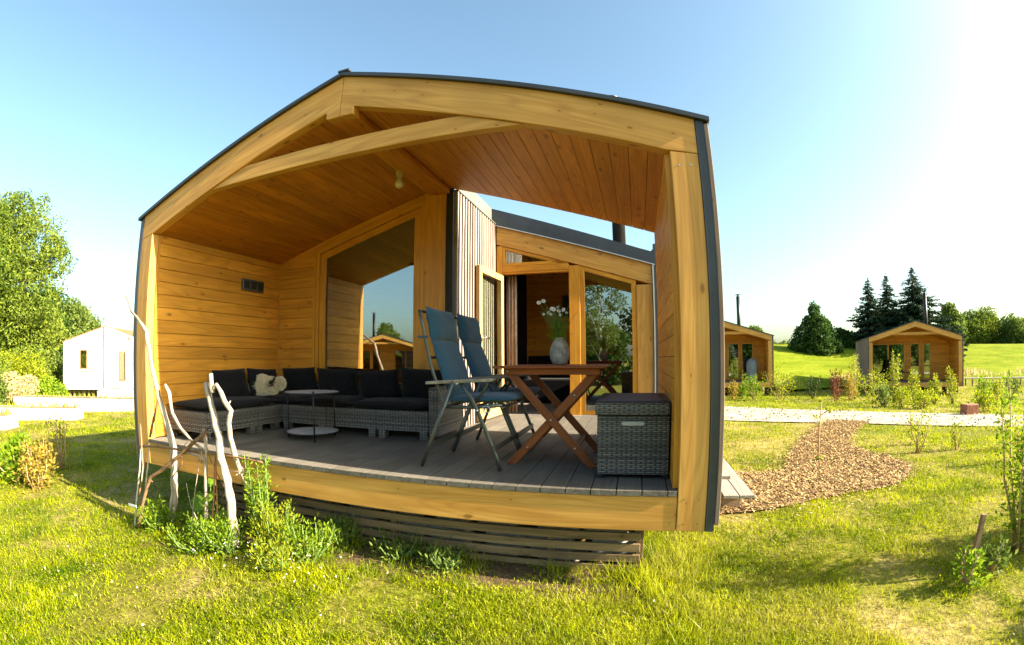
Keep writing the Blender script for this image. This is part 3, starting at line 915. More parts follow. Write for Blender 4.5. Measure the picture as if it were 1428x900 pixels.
# slatted wall between the two fronts, black corner
mb = MB()
mb.box(2.574, 2.60, D1 - 0.022, D2, -0.2, 2.655, 'z')
mb.box(2.602, 2.655, D1 - 0.02, D1 + 0.012, -0.03, 2.655, 'z')
mb.build('corner_board', M['black'], cab)
mb = MB()
rr = random.Random(9)
y = D1 + 0.03
while y < D2 - 0.03:
    mb.box(2.602, 2.69, y, y + 0.038, -0.1, 2.638, 'z')
    y += 0.088
mb.build('slatted_wall', M['slat'], cab, bevel=0.003)
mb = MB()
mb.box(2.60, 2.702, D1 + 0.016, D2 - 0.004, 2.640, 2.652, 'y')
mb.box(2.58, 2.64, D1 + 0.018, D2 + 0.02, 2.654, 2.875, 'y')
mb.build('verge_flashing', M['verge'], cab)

# rear front (right half) at D2
def ztop2(x): return 2.617 - SL * (x - 2.69)
mb = MB()
mb.prism([(2.70, D2, ztop2(2.70) - .26), (4.80, D2, ztop2(4.80) - .26), (4.80, D2, ztop2(4.80)), (2.70, D2, ztop2(2.70))], (0, .09, 0), (1, 0, -SL))
mb.build('rafter', M['timber'], cab, bevel=0.004)
mb = MB()
mb.prism([(2.60, D2 - 0.03, ztop2(2.60) + .012), (4.86, D2 - 0.03, ztop2(4.86) + .012), (4.86, D2 - 0.03, ztop2(4.86) + .165), (2.60, D2 - 0.03, ztop2(2.60) + .245)], (0, .13, 0), (1, 0, -SL))
mb.build('fascia', M['metal'], cab)
mb = MB()
mb.prism([(2.66, D2 - 0.04, ztop2(2.66) + .0), (4.84, D2 - 0.04, ztop2(4.84) + .0), (4.84, D2 - 0.04, ztop2(4.84) + .010), (2.66, D2 - 0.04, ztop2(2.66) + .010)], (0, .03, 0), (1, 0, -SL))
mb.box(4.806, 4.822, D2 - 0.035, D2 + 0.02, 0, ztop2(4.82), 'z')
mb.build('drip_edge', M['drip'], cab)
mb = MB()
mb.box(4.826, W, D2 - 0.02, D2 + 0.1, -0.246, 2.25, 'z')
mb.build('corner_trim', M['metal'], cab)
mb = MB()
mb.box(4.585, 4.80, D2, D2 + 0.09, 0, ztop2(4.80) - .26, 'z')
mb.build('post', M['timber'], cab, bevel=0.004)
def zin(x): return ztop2(x) - .262
mb = MB()  # jambs, mullion, transom, threshold
mb.box(2.702, 2.775, D2 + .003, D2 + .09, 0.0, zin(2.775), 'z')
mb.box(3.70, 3.845, D2 + .003, D2 + .09, 0.0, zin(3.845), 'z')
mb.box(2.777, 3.698, D2 + .004, D2 + .09, 1.955, 2.035, 'x')
mb.box(2.777, 3.698, D2 + .012, D2 + .09, 1.925, 1.954, 'x')
mb.build('door_frame', M['frame'], cab, bevel=0.003)
mb = MB()
mb.box(2.702, 4.60, D2 - .03, D2 + .001, -0.02, 0.018, 'x')
mb.build('threshold', M['drip'], cab)
slope_window(cab, 2.777, 3.698, 2.037, 0.045, D2 + .01, lambda x: zin(x) - 0.004)
slope_window(cab, 3.847, 4.583, 0.02, 0.06, D2 + .01, lambda x: zin(x) - 0.004)

# open glazed door, hinged on the left jamb and swung out over the deck
def open_door():
    ax = Vector((2.79, D2 - .012, 0))
    ang = R(3.5)                                # leaf runs from the hinge towards the camera
    d = Vector((-math.sin(ang), -math.cos(ang), 0))
    nrm = Vector((math.cos(ang), -math.sin(ang), 0))
    Z = Vector((0, 0, 1))
    wd, hh, st, th = 0.86, 1.90, 0.082, 0.055
    mb = MB()
    def bar(u0, u1, z0, z1, g):
        c = ax + d * ((u0 + u1) / 2) + Z * ((z0 + z1) / 2) - nrm * 0.01
        if g == 'z': mb.obox(c, Z, d, nrm, z1 - z0, u1 - u0, th)
        else: mb.obox(c, d, Z, nrm, u1 - u0, z1 - z0, th - .002)
    bar(0, st, .025, hh, 'z'); bar(wd - st, wd, .025, hh, 'z')
    bar(st, wd - st, hh - st, hh, 'x'); bar(st, wd - st, .025, .025 + st * 1.3, 'x')
    dr = mb.build('door', M['sunlitframe'], cab, bevel=0.004)
    mb = MB()
    mb.obox(ax + d * (wd / 2) + Z * (hh / 2 + .02), d, Z, nrm, wd - 2 * st + .01, hh - 2 * st - .02, .012)
    mb.build('pane', M['glass_clear'], dr)
    for s_ in (1, -1):
        mb = MB()
        c = ax + d * (wd - .05) + Z * 1.02 + nrm * (s_ * (th / 2 + .02) - .01)
        mb.tube([c - nrm * s_ * .02, c + nrm * s_ * .028, c + nrm * s_ * .036 - d * .015, c + nrm * s_ * .036 - d * .12], .011, 8)
        mb.build('handle', M['chrome'], dr, smooth=True)
open_door()

# body of the cabin behind the glass
mb = MB()
for a_, b2_, c_, d_ in ((D2 + .102, 4.9, -.246, 2.2), (5.5, DB, -.246, 2.2), (4.9, 5.5, -.246, 1.0), (4.9, 5.5, 1.7, 2.2)):  # unseen side opening added so sunlight brightens the room
    mb.box(W - 0.17, W - 0.001, a_, b2_, c_, d_)
mb.box(0.0, W, DB, DB + 0.1, -0.246, B0 + 0.26)
mb.prism([(0, DB, B0 + .26), (W, DB, B0 + .26), (XR, DB, 2.95)], (0, .1, 0), (1, 0, 0))
mb.build('outer_wall', M['oldslat'], cab)
mb = MB()
mb.box(0.19, W - .19, D2 + .095, DB, -0.05, 0.0, 'y')
mb.box(0.19, 2.57, D1 + .06, D2 + .094, -0.05, 0.0, 'y')
mb.build('inner_floor', M['step'], cab)
mb = MB()
z = 0.0
while z < 2.62:
    mb.box(2.52, W - .2, 6.1, 6.12, z + .003, z + .127, 'x')
    mb.box(0.2, 1.7, 6.1, 6.12, z + .003, z + .127, 'x')
    if z < 2.0:
        mb.box(0.19, 0.205, D1 + .06, 6.1, z + .003, z + .127, 'y')
        if .9 < z < 1.7: mb.box(W - .2, W - .19, D2 + .1, 4.9, z + .003, z + .127, 'y')  # boards stop short at the opening added to admit sun
        else: mb.box(W - .2, W - .19, D2 + .1, 6.1, z + .003, z + .127, 'y')
    z += .13
mb.build('inner_wall', M['plank'], cab)
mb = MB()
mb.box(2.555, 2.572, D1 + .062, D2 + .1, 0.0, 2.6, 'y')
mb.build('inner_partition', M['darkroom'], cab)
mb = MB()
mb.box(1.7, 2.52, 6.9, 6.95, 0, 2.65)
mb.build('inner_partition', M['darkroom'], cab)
mb = MB()
for sgn in (0, 1):
    X = (lambda x: x) if not sgn else (lambda x: W - x)
    y0 = D1 + .06 if not sgn else D2 + .11
    mb.prism([(X(.19), y0, B0 + SL * .19), (X(XR), y0, B0 + SL * XR), (X(XR), y0, B0 + SL * XR + .018), (X(.19), y0, B0 + SL * .19 + .018)], (0, DB - y0, 0), (0, 1, 0))
mb.build('inner_ceiling', M['ceil'], cab)

# chimney on the right roof slope
mb = MB()
mb.tube([(4.36, 4.5, 2.3), (4.36, 4.5, 4.98)], 0.10, 20)
ch = mb.build('chimney', M['blackmetal'], cab, smooth=True)
mb = MB()
mb.lathe([(0.06, 4.98), (0.06, 5.03), (.15, 5.03), (.15, 5.04), (.02, 5.08)], (4.36, 4.5, 0), 20)
mb.build('chimney_cap', M['blackmetal'], ch)

# socket strip on the left porch wall
mb = MB()
mb.box(0.197, 0.232, 1.30, 1.66, 1.587, 1.725)
sk = mb.build('power_socket', M['alu'], cab, bevel=0.004)
for yy in (1.36, 1.48, 1.60):
    mb = MB()
    mb.box(0.2325, 0.238, yy - .045, yy + .045, 1.61, 1.70)
    mb.tube([(0.2385, yy, 1.655), (0.2395, yy, 1.655)], .028, 14)
    mb.build('socket_cover', M['blackmetal'], sk, bevel=.003)

# ------------------------------------------------------------------ things in and around the porch
# ceiling lamp
lamp = thing('ceiling_lamp', (2.39, 1.2, 2.66), 'bare clear bulb in a pale cylindrical holder under the porch ceiling', 'lamp')
mb = MB(); mb.tube([(2.39, 1.2, 2.675), (2.39, 1.2, 2.545)], .034, 16); mb.build('lamp_holder', M['cream'], lamp, smooth=False)
mb = MB(); mb.lathe([(.016, 0.0), (.018, -.02), (.036, -.05), (.043, -.08), (.034, -.105), (.012, -.12)], (2.39, 1.2, 2.545), 18); mb.build('bulb', M['bulb'], lamp, smooth=True)

def pillow(mb, c, U, V_, N, lu, lv, t, n=9, seed=0, corner=0.9):
    """soft cushion: two bulging sheets"""
    rr = random.Random(seed)
    c, U, V_, N = map(Vector, (c, U, V_, N))
    pts = []
    for side in (1, -1):
        for i in range(n + 1):
            for j in range(n + 1):
                u, v = i / n * 2 - 1, j / n * 2 - 1
                e = (1 - abs(u) ** 4) * (1 - abs(v) ** 4)
                b = max(e, 0) ** 0.45
                pin = 1 - 0.045 * (1 - u * u) * abs(v) ** 3 - 0.0
                pin2 = 1 - 0.045 * (1 - v * v) * abs(u) ** 3
                w = 0.5 * t * b * (1 + .10 * math.sin(u * 5 + seed) * math.sin(v * 4.3 + seed * 2)) + rr.uniform(-.003, .003)
                pts.append(c + U * (u * lu / 2 * pin2) + V_ * (v * lv / 2 * pin) + N * (side * max(w, .002)))
    m = (n + 1) ** 2
    F = []
    for s_ in (0, 1):
        for i in range(n):
            for j in range(n):
                q = (s_ * m + i * (n + 1) + j, s_ * m + (i + 1) * (n + 1) + j, s_ * m + (i + 1) * (n + 1) + j + 1, s_ * m + i * (n + 1) + j + 1)
                F.append(q if s_ == 0 else q[::-1])
    rim = [i * (n + 1) for i in range(n + 1)] + [n * (n + 1) + j for j in range(1, n + 1)] + [i * (n + 1) + n for i in range(n - 1, -1, -1)] + [j for j in range(n - 1, 0, -1)]
    for a, b in zip(rim, rim[1:] + rim[:1]):
        F.append((a, b, b + m, a + m)[::-1])
    mb.add(pts, F)

def wick_box(mb, x0, x1, y0, y1, z0, z1):
    """box whose gc = (running horizontal, z)"""
    vs_ = [(x, y, z) for x in (x0, x1) for y in (y0, y1) for z in (z0, z1)]
    f = [(0, 1, 3, 2), (4, 6, 7, 5), (0, 4, 5, 1), (2, 3, 7, 6)]
    mb.add(vs_, f, [(v[0] + v[1] + 10, v[2] + 5, 0) for v in vs_], 0.5)
    mb.add(vs_, [(0, 2, 6, 4), (1, 5, 7, 3)], [(v[0] + 10, v[1] + 5, 0) for v in vs_], 0.5)

sofa = thing('corner_sofa', (0.9, 1.5, 0), 'L-shaped grey wicker corner sofa with charcoal cushions against the porch walls', 'sofa')
for x0, x1, y0, y1 in ((.22, .87, .22, .93), (.22, .87, .94, 1.97), (.88, 1.49, 1.30, 1.97), (1.50, 2.11, 1.30, 1.97), (2.12, 2.685, 1.285, 1.97)):
    mb = MB(); wick_box(mb, x0, x1, y0, y1, .085, .275); mb.build('sofa_base', M['wicker'], sofa, bevel=.008, seg=2)
for x, y in ((.25, .25), (.80, .25), (.25, .86), (.80, .86), (.80, .97), (.80, 1.24), (.93, 1.33), (1.42, 1.33), (1.53, 1.33), (2.05, 1.33), (2.17, 1.32), (2.62, 1.32), (.25, 1.9), (1.42, 1.9), (2.05, 1.9)):
    mb = MB(); wick_box(mb, x - .03, x + .045, y - .03, y + .045, 0.003, .083); mb.build('sofa_leg', M['wicker'], sofa)
mb = MB(); wick_box(mb, 2.69, 2.785, 1.285, 1.96, .05, .50); mb.build('sofa_arm', M['wicker'], sofa, bevel=.01, seg=2)
mb = MB(); wick_box(mb, .225, 2.56, 1.905, 1.965, .28, .50); mb.build('sofa_back', M['wicker'], sofa, bevel=.008)
mb = MB(); wick_box(mb, .222, .27, .80, 1.89, .28, .48); mb.build('sofa_back', M['wicker'], sofa, bevel=.008)
for x0, x1, y0, y1 in ((.225, .875, .22, 1.28), (.225, 1.10, 1.29, 1.90), (1.11, 1.76, 1.285, 1.90), (1.77, 2.68, 1.275, 1.90)):
    mb = MB(); pillow(mb, ((x0 + x1) / 2, (y0 + y1) / 2, .323), (1, 0, 0), (0, 1, 0), (0, 0, 1), x1 - x0, y1 - y0, .092, 10, 4); mb.build('seat_cushion', M['cushion'], sofa, smooth=True)
def bc(c, along, tilt, lu, lv, t, seed, roll_=0.0):
    al = Vector(along).normalized()
    up = Vector((0, 0, 1))
    back = up.cross(al)
    V_ = (up * math.cos(tilt) + back * math.sin(tilt)).normalized()
    U2 = (al * math.cos(roll_) + V_ * math.sin(roll_)).normalized()
    V2 = (-al * math.sin(roll_) + V_ * math.cos(roll_)).normalized()
    mb = MB(); pillow(mb, c, U2, V2, U2.cross(V2), lu, lv, t, 10, seed); mb.build('back_cushion', M['cushion'], sofa, smooth=True)
bc((.38, .99, .505), (0, 1, 0), R(10), .50, .32, .15, 1, 0.03)
bc((.40, 1.50, .505), (0, 1, 0), R(12), .50, .32, .15, 2, -0.04)
bc((.72, 1.81, .51), (1, 0, 0), R(-12), .52, .33, .15, 3, 0.03)
bc((1.29, 1.80, .505), (1, 0, 0), R(-10), .56, .32, .16, 4, -0.03)
bc((1.86, 1.79, .50), (1, 0, 0), R(-13), .52, .31, .15, 5, 0.05)
bc((2.40, 1.78, .51), (1, 0, 0), R(-12), .52, .33, .15, 6, -0.05)

# sheepskin lying in the sofa corner
sheep = thing('sheepskin', (.60, 1.42, .38), 'cream sheepskin with a dark brown patch crumpled in the sofa corner', 'sheepskin')
def blob_pts(c, r, n, g):
    d = rdirs(n, g)
    return np.array(c) + d * np.array(r), d
bm = bmesh.new()
for c, r in (((.49, 1.38, .468), (.155, .07, .115)), ((.60, 1.41, .462), (.11, .07, .095)), ((.72, 1.44, .495), (.065, .05, .06)), ((.42, 1.36, .46), (.09, .06, .08))):
    geo = bmesh.ops.create_icosphere(bm, subdivisions=3, radius=1.0)
    for v in geo['verts']:
        q = v.co.copy()
        k = 1 + 0.12 * math.sin(q.x * 7 + c[0] * 40) * math.sin(q.y * 6 + 2) + .08 * math.sin(q.z * 11)
        v.co = Vector((c[0] + q.x * r[0] * k - .60, c[1] + q.y * r[1] * k - 1.42, c[2] + q.z * r[2] * k - .38))
me = bpy.data.meshes.new('pelt'); bm.to_mesh(me); bm.free(); me.materials.append(M['fleece'])
o = bpy.data.objects.new('pelt', me); COL.objects.link(o); o.parent = sheep
Ps, Ds = [], []
for c, r in (((.49, 1.38, .468), (.155, .07, .115)), ((.60, 1.41, .462), (.11, .07, .095)), ((.72, 1.44, .495), (.065, .05, .06)), ((.42, 1.36, .46), (.09, .06, .08))):
    p, d = blob_pts(c, r, 3500, rng)
    Ps.append(p); Ds.append(d)
P = np.concatenate(Ps); Dn = unit(np.concatenate(Ds) + rng.normal(0, .5, (len(P), 3)))
S = unit(np.cross(Dn, rdirs(len(P))))
dk = (np.abs(P[:, 0] - .668 - .35 * (P[:, 2] - .5)) < .02) & (P[:, 2] > .47)
cards('wool', P[~dk], Dn[~dk], .012, rng.uniform(.015, .035, (~dk).sum()), S[~dk], M['fleece'], sheep)
cards('dark_wool', P[dk], Dn[dk], .014, .04, S[dk], M['fleece_dark'], sheep)

# round two-tier side table
st_ = thing('side_table', (1.56, .99, 0), 'round two-tier side table with pale trays and thin black legs before the sofa', 'side table')
for z, r in ((.445, .265), (.065, .255)):
    mb = MB(); mb.lathe([(r, 0), (r, .012), (r - .004, .014)], (1.56, .99, z), 48); mb.build('tray', M['tray'], st_, bevel=0)
    mb = MB(); mb.tube([(1.56 + (r + .006) * math.cos(a), .99 + (r + .006) * math.sin(a), z + .006) for a in np.linspace(0, 2 * math.pi, 49)], .007, 6, cap=False); mb.build('rim', M['blackmetal'], st_, smooth=True)
a0 = math.atan2(-2.71 - .99, 4.55 - 1.56)
for k in (0, 1, 2):
    a = a0 + k * R(120) + R(3)
    xx, yy = 1.56 + .272 * math.cos(a), .99 + .272 * math.sin(a)
    mb = MB(); mb.tube([(xx, yy, 0), (xx, yy, .475)], .008, 8); mb.build('leg', M['blackmetal'], st_, smooth=True)

# folding recliner chairs
def recliner():
    t = thing('folding_chair', (3.36, .595, 0), 'nearest of the two blue-cushioned high-back folding chairs, at the front edge of the deck', 'chair', 'blue folding chairs at the table')
    O = Vector((3.36, .595, 0))
    yo = .275
    def fl(mb, pts, r=.012):
        mb.tube([O + Vector(p) for p in pts], r, 10, flat=0.62, up=(1, 0, 0) if abs(pts[0][0] - pts[-1][0]) < .02 else (0, 1, 0))
    for s_ in (-1, 1):
        y = s_ * yo
        mb = MB(); fl(mb, [(.30, y, 0.01), (.275, y, .10), (.145, y, .41), (.10, y, .50), (.01, y, .632)], .0145); mb.build('leg', M['alu'], t, smooth=True)
        mb = MB(); fl(mb, [(-.275, y + s_ * .02, 0.01), (-.18, y + s_ * .02, .24), (-.02, y + s_ * .02, .628)], .0145); mb.build('leg', M['alu'], t, smooth=True)
        mb = MB(); fl(mb, [(.10, y - s_ * .03, .44), (.20, y - s_ * .03, .58), (.215, y - s_ * .01, .632)], .009); mb.build('arm_strut', M['alu'], t, smooth=True)
        mb = MB(); mb.prism([O + Vector((-.235, y - .025, .612)), O + Vector((-.10, y - .03, .622)), O + Vector((.10, y - .031, .632)), O + Vector((.25, y - .027, .638)), O + Vector((.275, y - .024, .630)), O + Vector((.25, y - .027, .616)), O + Vector((-.235, y - .025, .592))], (0, .056, 0)); mb.build('armrest', M['armrest'], t, bevel=.006, seg=2)
        for q in ((.0, .60), (.145, .42), (-.10, .44)):
            mb = MB(); mb.tube([O + Vector((q[0], y + s_ * .012, q[1])), O + Vector((q[0], y + s_ * .022, q[1]))], .009, 10); mb.build('bolt', M['bolt'], t, smooth=True)
    mb = MB()
    for s_ in (-1, 1):
        y = s_ * .245
        fl(mb, [(-.305, y, 1.12), (-.28, y, 1.02), (-.22, y, .74), (-.12, y, .46), (-.105, y, .435)], .012)
    for z, xx in ((1.115, -.304), (.78, -.23), (.48, -.127)):
        mb.tube([O + Vector((xx, -.245, z)), O + Vector((xx, .245, z))], .010, 8)
    mb.build('back_frame', M['alu'], t, smooth=True)
    mb = MB()
    for s_ in (-1, 1):
        fl(mb, [(-.11, s_ * .245, .435), (.10, s_ * .245, .435), (.31, s_ * .245, .455)], .012)
    for xx in (-.10, .10, .31):
        mb.tube([O + Vector((xx, -.26, .437)), O + Vector((xx, .26, .437))], .010, 8)
    mb.build('seat_frame', M['alu'], t, smooth=True)
    for xx, z, wz in ((.262, .14, .045), (-.225, .135, .04)):
        mb = MB(); mb.box(O.x + xx - .008, O.x + xx + .008, O.y - .29, O.y + .29, z, z + wz, 'y'); mb.build('stretcher', M['alu'], t, bevel=.004)
    # cushion in three pads
    def pad(name, a, b, th, w, seed):
        a, b = O + Vector(a), O + Vector(b)
        d = (b - a)
        u = d.normalized()
        nrm = Vector((0, 1, 0)).cross(u) * -1
        if nrm.z < 0 and abs(u.z) < .5: nrm = -nrm
        if abs(u.z) >= .5 and nrm.x < 0: nrm = -nrm
        mb = MB(); pillow(mb, (a + b) / 2 + nrm * (th / 2 + .006), u, Vector((0, 1, 0)), u.cross(Vector((0, 1, 0))), d.length, w, th, 10, seed)
        return mb.build(name, M['blue'], t, smooth=True)
    pad('head_cushion', (-.30, 0, 1.135), (-.252, 0, .885), .085, .49, 1)
    pad('back_cushion', (-.256, 0, .915), (-.10, 0, .445), .07, .49, 2)
    pad('seat_cushion', (-.125, 0, .444), (.395, 0, .462), .06, .50, 3)
    mb = MB(); mb.tube([O + Vector((-.31, -.25, .93)), O + Vector((-.27, -.262, .925)), O + Vector((-.235, -.25, .93))], .008, 6); mb.build('tie', M['blue'], t)
    for s_ in (-1, 1):
        mb = MB()
        mb.tube([O + Vector((.2 + .03 * math.cos(a), s_ * .262, .425 + .022 * math.sin(a))) for a in np.linspace(0, 2 * math.pi, 13)], .004, 6)
        mb.build('wire_loop', M['bolt'], t)
    return t
def copy_tree(o, parent=None):
    c = o.copy(); COL.objects.link(c)
    if parent: c.parent = parent
    for ch_ in [k for k in bpy.data.objects if k.parent == o]:
        copy_tree(ch_, c)
    return c
ch1 = recliner()
ch2 = copy_tree(ch1)
ch2.location = (3.375, 1.165, 0)
ch2['label'] = 'farther of the two blue-cushioned high-back folding chairs, behind the first and closer to the door'

# folding table
tb = thing('folding_table', (3.96, .86, 0), 'reddish brown slatted folding table with crossed legs beside the blue chairs', 'table')
mb = MB()
for i, y in enumerate(np.linspace(.44, 1.19, 9)):
    mb.box(3.575, 4.35, y, y + .079, .700, .718, 'x')
mb.build('tabletop', M['table'], tb, bevel=.004)
mb = MB()
mb.box(3.63, 4.31, .52, .545, .655, .699, 'x'); mb.box(3.63, 4.31, 1.165, 1.19, .655, .699, 'x')
mb.box(3.70, 3.74, .547, 1.163, .66, .698, 'y'); mb.box(4.19, 4.23, .547, 1.163, .66, .698, 'y')
mb.build('apron', M['table'], tb, bevel=.003)
def leg_bar(a, b, y, w=.058, t=.022):
    a, b = Vector((a[0], y, a[1])), Vector((b[0], y, b[1]))
    u = (b - a).normalized()
    v = Vector((0, 1, 0)).cross(u)
    mb = MB()
    h = w / 2
    p = [a + v * h + u * (0.02), a - v * h, b - v * h, b + v * h]
    # cut the foot level
    p[0] = Vector((a.x + (h / abs(u.z)) * 1.0, y, 0.003)); p[1] = Vector((a.x - (h / abs(u.z)), y, 0.003))
    if (p[0] - a).dot(v) * 1 < 0: p[0], p[1] = p[1], p[0]
    mb.prism(p, (0, t, 0), u)
    return mb.build('leg', M['table'], tb, bevel=.005, seg=2)
leg_bar((3.665, 0), (4.27, .665), .575); leg_bar((4.262, 0), (3.665, .675), .548)
leg_bar((3.665, 0), (4.27, .665), 1.115); leg_bar((4.262, 0), (3.665, .675), 1.142)
for q in ((3.785, .12), (4.135, .13)):
    mb = MB(); mb.box(q[0] - .018, q[0] + .018, .572, 1.14, q[1] - .014, q[1] + .014, 'y'); mb.build('stretcher', M['table'], tb, bevel=.004)
for q, y in (((3.965, .335), .547), ((3.79, .13), .573), ((4.137, .137), .547), ((4.13, .51), .573), ((3.66, .68), .518)):
    mb = MB(); mb.tube([(q[0], y + .001, q[1]), (q[0], y - .004, q[1])], .008, 10); mb.build('bolt', M['bolt'], tb, smooth=True)

# vase with daisies on the table
mb = MB()
mb.lathe([(.045, 0), (.058, .012), (.074, .05), (.078, .085), (.071, .13), (.052, .175), (.034, .205), (.028, .212), (.022, .206), (.02, .18)], (3.975, .90, .719), 28)
tag(own_origin(mb.build('stone_vase', M['stone'], smooth=True)), 'speckled egg-shaped stone vase standing on the folding table', 'vase')
fl = thing('daisy_bouquet', (3.975, .90, .90), 'loose bunch of white daisies and grasses in the stone vase', 'flowers')
rr = random.Random(21)
mbs = MB()
heads = [(-.155, -.03, .28), (-.125, .0, .295), (-.065, .02, .235), (-.04, -.03, .225), (-.005, .0, .215), (.03, .02, .225), (-.085, .01, .20), (-.02, .05, .25), (-.12, -.02, .19), (.01, -.05, .18), (.055, .0, .20), (-.055, -.04, .185)]
for k, h in enumerate(heads):
    b0 = Vector((3.975 + rr.uniform(-.012, .012), .90 + rr.uniform(-.012, .012), .905))
    tp = Vector((3.975 + h[0], .90 + h[1], .92 + h[2]))
    md = (b0 + tp) / 2 + Vector((-h[0] * .15, -h[1] * .15, .02))
    mbs.tube([b0, md, tp], .0018, 5)
    nrm = (Vector((rr.uniform(-.5, .5), -1, rr.uniform(.1, .9)))).normalized()
    e1 = nrm.cross(Vector((0, 0, 1))).normalized(); e2 = nrm.cross(e1)
    rad = .019 if k < 7 else .012
    mbp, mby = MB(), MB()
    for q in range(11):
        a = 2 * math.pi * q / 11
        u = e1 * math.cos(a) + e2 * math.sin(a); w = e1 * -math.sin(a) + e2 * math.cos(a)
        mbp.add([tp + u * .004, tp + u * rad * .7 + w * .004, tp + u * rad + nrm * .002, tp + u * rad * .7 - w * .004], [(0, 1, 2, 3)])
    mby.add([tp + nrm * .004 + (e1 * math.cos(a) + e2 * math.sin(a)) * .006 for a in np.linspace(0, 5.4, 7)], [tuple(range(7))])
    fh = mbp.build('flower_head', M['petal'], fl); mby.build('flower_centre', M['yolk'], fh)
for k in range(60):
    b0 = Vector((3.975 + rr.uniform(-.015, .015), .90 + rr.uniform(-.015, .015), .905))
    ln = rr.uniform(.10, .30); an = rr.gauss(-.08, .24)
    tp = b0 + Vector((math.sin(an) * ln, rr.uniform(-.5, .5) * ln * .6, math.cos(an) * ln))
    mbs.tube([b0, (b0 + tp) / 2 + Vector((-.01 * math.sin(an), 0, .01)), tp], .0015, 4)
mbs.build('stems', M['greenstem'], fl)
n = 500
P = np.array([3.965, .90, .95]) + rng.normal(0, 1, (n, 3)) * np.array([.035, .035, .055])
D = unit(rng.normal(0, .5, (n, 3)) + np.array([0, 0, 1]))
cards('leaves', P, D, .005, rng.uniform(.02, .06, n), unit(np.cross(D, rdirs(n))), M['weed'], fl)

# wicker storage box
wb = thing('wicker_storage_box', (4.55, .62, 0), 'dark grey wicker storage box with lid at the right end of the porch', 'storage box')
mb = MB(); wick_box(mb, 4.312, 4.768, .272, .99, .03, .405); mb.build('box_body', M['wicker_dark'], wb, bevel=.006, seg=2)
for x, y in ((4.315, .275), (4.735, .275), (4.315, .955), (4.735, .955)):
    mb = MB(); mb.box(x, x + .03, y, y + .03, 0.002, .029); mb.build('foot', M['blackmetal'], wb)
mb = MB()
wick_box(mb, 4.300, 4.772, .258, 1.0, .412, .492)
mb.build('lid', M['wicker_dark'], wb, bevel=.014, seg=3)
mb = MB(); pillow(mb, (4.536, .63, .496), (1, 0, 0), (0, 1, 0), (0, 0, 1), .44, .70, .012, 8, 3)
mb.build('lid_panel', plain('plum_lid_fabric', (.075, .055, .06), .6), wb, smooth=True)
mb = MB(); mb.prism([(4.475, .268, .345), (4.60, .268, .345), (4.612, .268, .357), (4.60, .268, .369), (4.475, .268, .369), (4.463, .268, .357)], (0, .008, 0)); mb.build('handle_opening', M['tray'], wb)

# things in the room seen through the open door
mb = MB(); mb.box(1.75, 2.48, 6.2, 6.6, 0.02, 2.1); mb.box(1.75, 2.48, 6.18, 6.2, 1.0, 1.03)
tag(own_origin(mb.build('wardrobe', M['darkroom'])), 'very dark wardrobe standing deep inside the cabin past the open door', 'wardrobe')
mb = MB(); mb.box(2.6, 4.2, 5.2, 6.0, .02, .42); mb.box(2.6, 4.2, 5.82, 6.0, .42, .82); mb.box(2.6, 2.75, 5.2, 5.8, .42, .6)
tag(own_origin(mb.build('indoor_sofa', M['cushion'], bevel=.03, seg=2)), 'black sofa inside the cabin behind the folding table', 'sofa')
mb = MB()
pts = []
for i in range(13):
    pts.append((2.80 + .012 * i, D2 + .17 + .025 * math.sin(i * 1.6), 0))
V = [(p[0], p[1], z) for p in pts for z in (.03, 1.93)]
mb.add(V, [(2 * i, 2 * i + 2, 2 * i + 3, 2 * i + 1) for i in range(12)])
o = mb.build('curtain', M['curtain'], smooth=True); o.modifiers.new('solid', 'SOLIDIFY').thickness = .004
tag(own_origin(o), 'narrow beige curtain drawn aside just inside the open door', 'curtain')
mb = MB(); mb.box(3.22, 3.5, 6.07, 6.098, 1.55, 1.95)
tag(own_origin(mb.build('wall_picture', M['blackmetal'])), 'small black frame on the inner board wall above the flowers', 'picture')

# steps at the right side
stp = thing('side_steps', (5.36, 2.2, G0), 'pale composite two-tread steps at the right side of the big cabin', 'steps')
mb = MB(); mb.box(5.09, 5.24, 1.36, 3.1, -.28, -.25, 'y'); mb.box(5.247, 5.397, 1.36, 3.1, -.28, -.25, 'y'); mb.build('tread', M['step'], stp, bevel=.003)
mb = MB(); mb.box(5.36, 5.50, 1.44, 3.1, -.48, -.45, 'y'); mb.box(5.507, 5.648, 1.44, 3.1, -.48, -.45, 'y'); mb.build('tread', M['step'], stp, bevel=.003)
for y in (1.62, 2.35, 3.0):
    mb = MB(); mb.prism([(5.10, y, -.68), (5.56, y, -.68), (5.56, y, -.482), (5.36, y, -.482), (5.36, y, -.282), (5.10, y, -.282)], (0, .04, 0)); mb.build('stringer', M['oldslat'], stp)

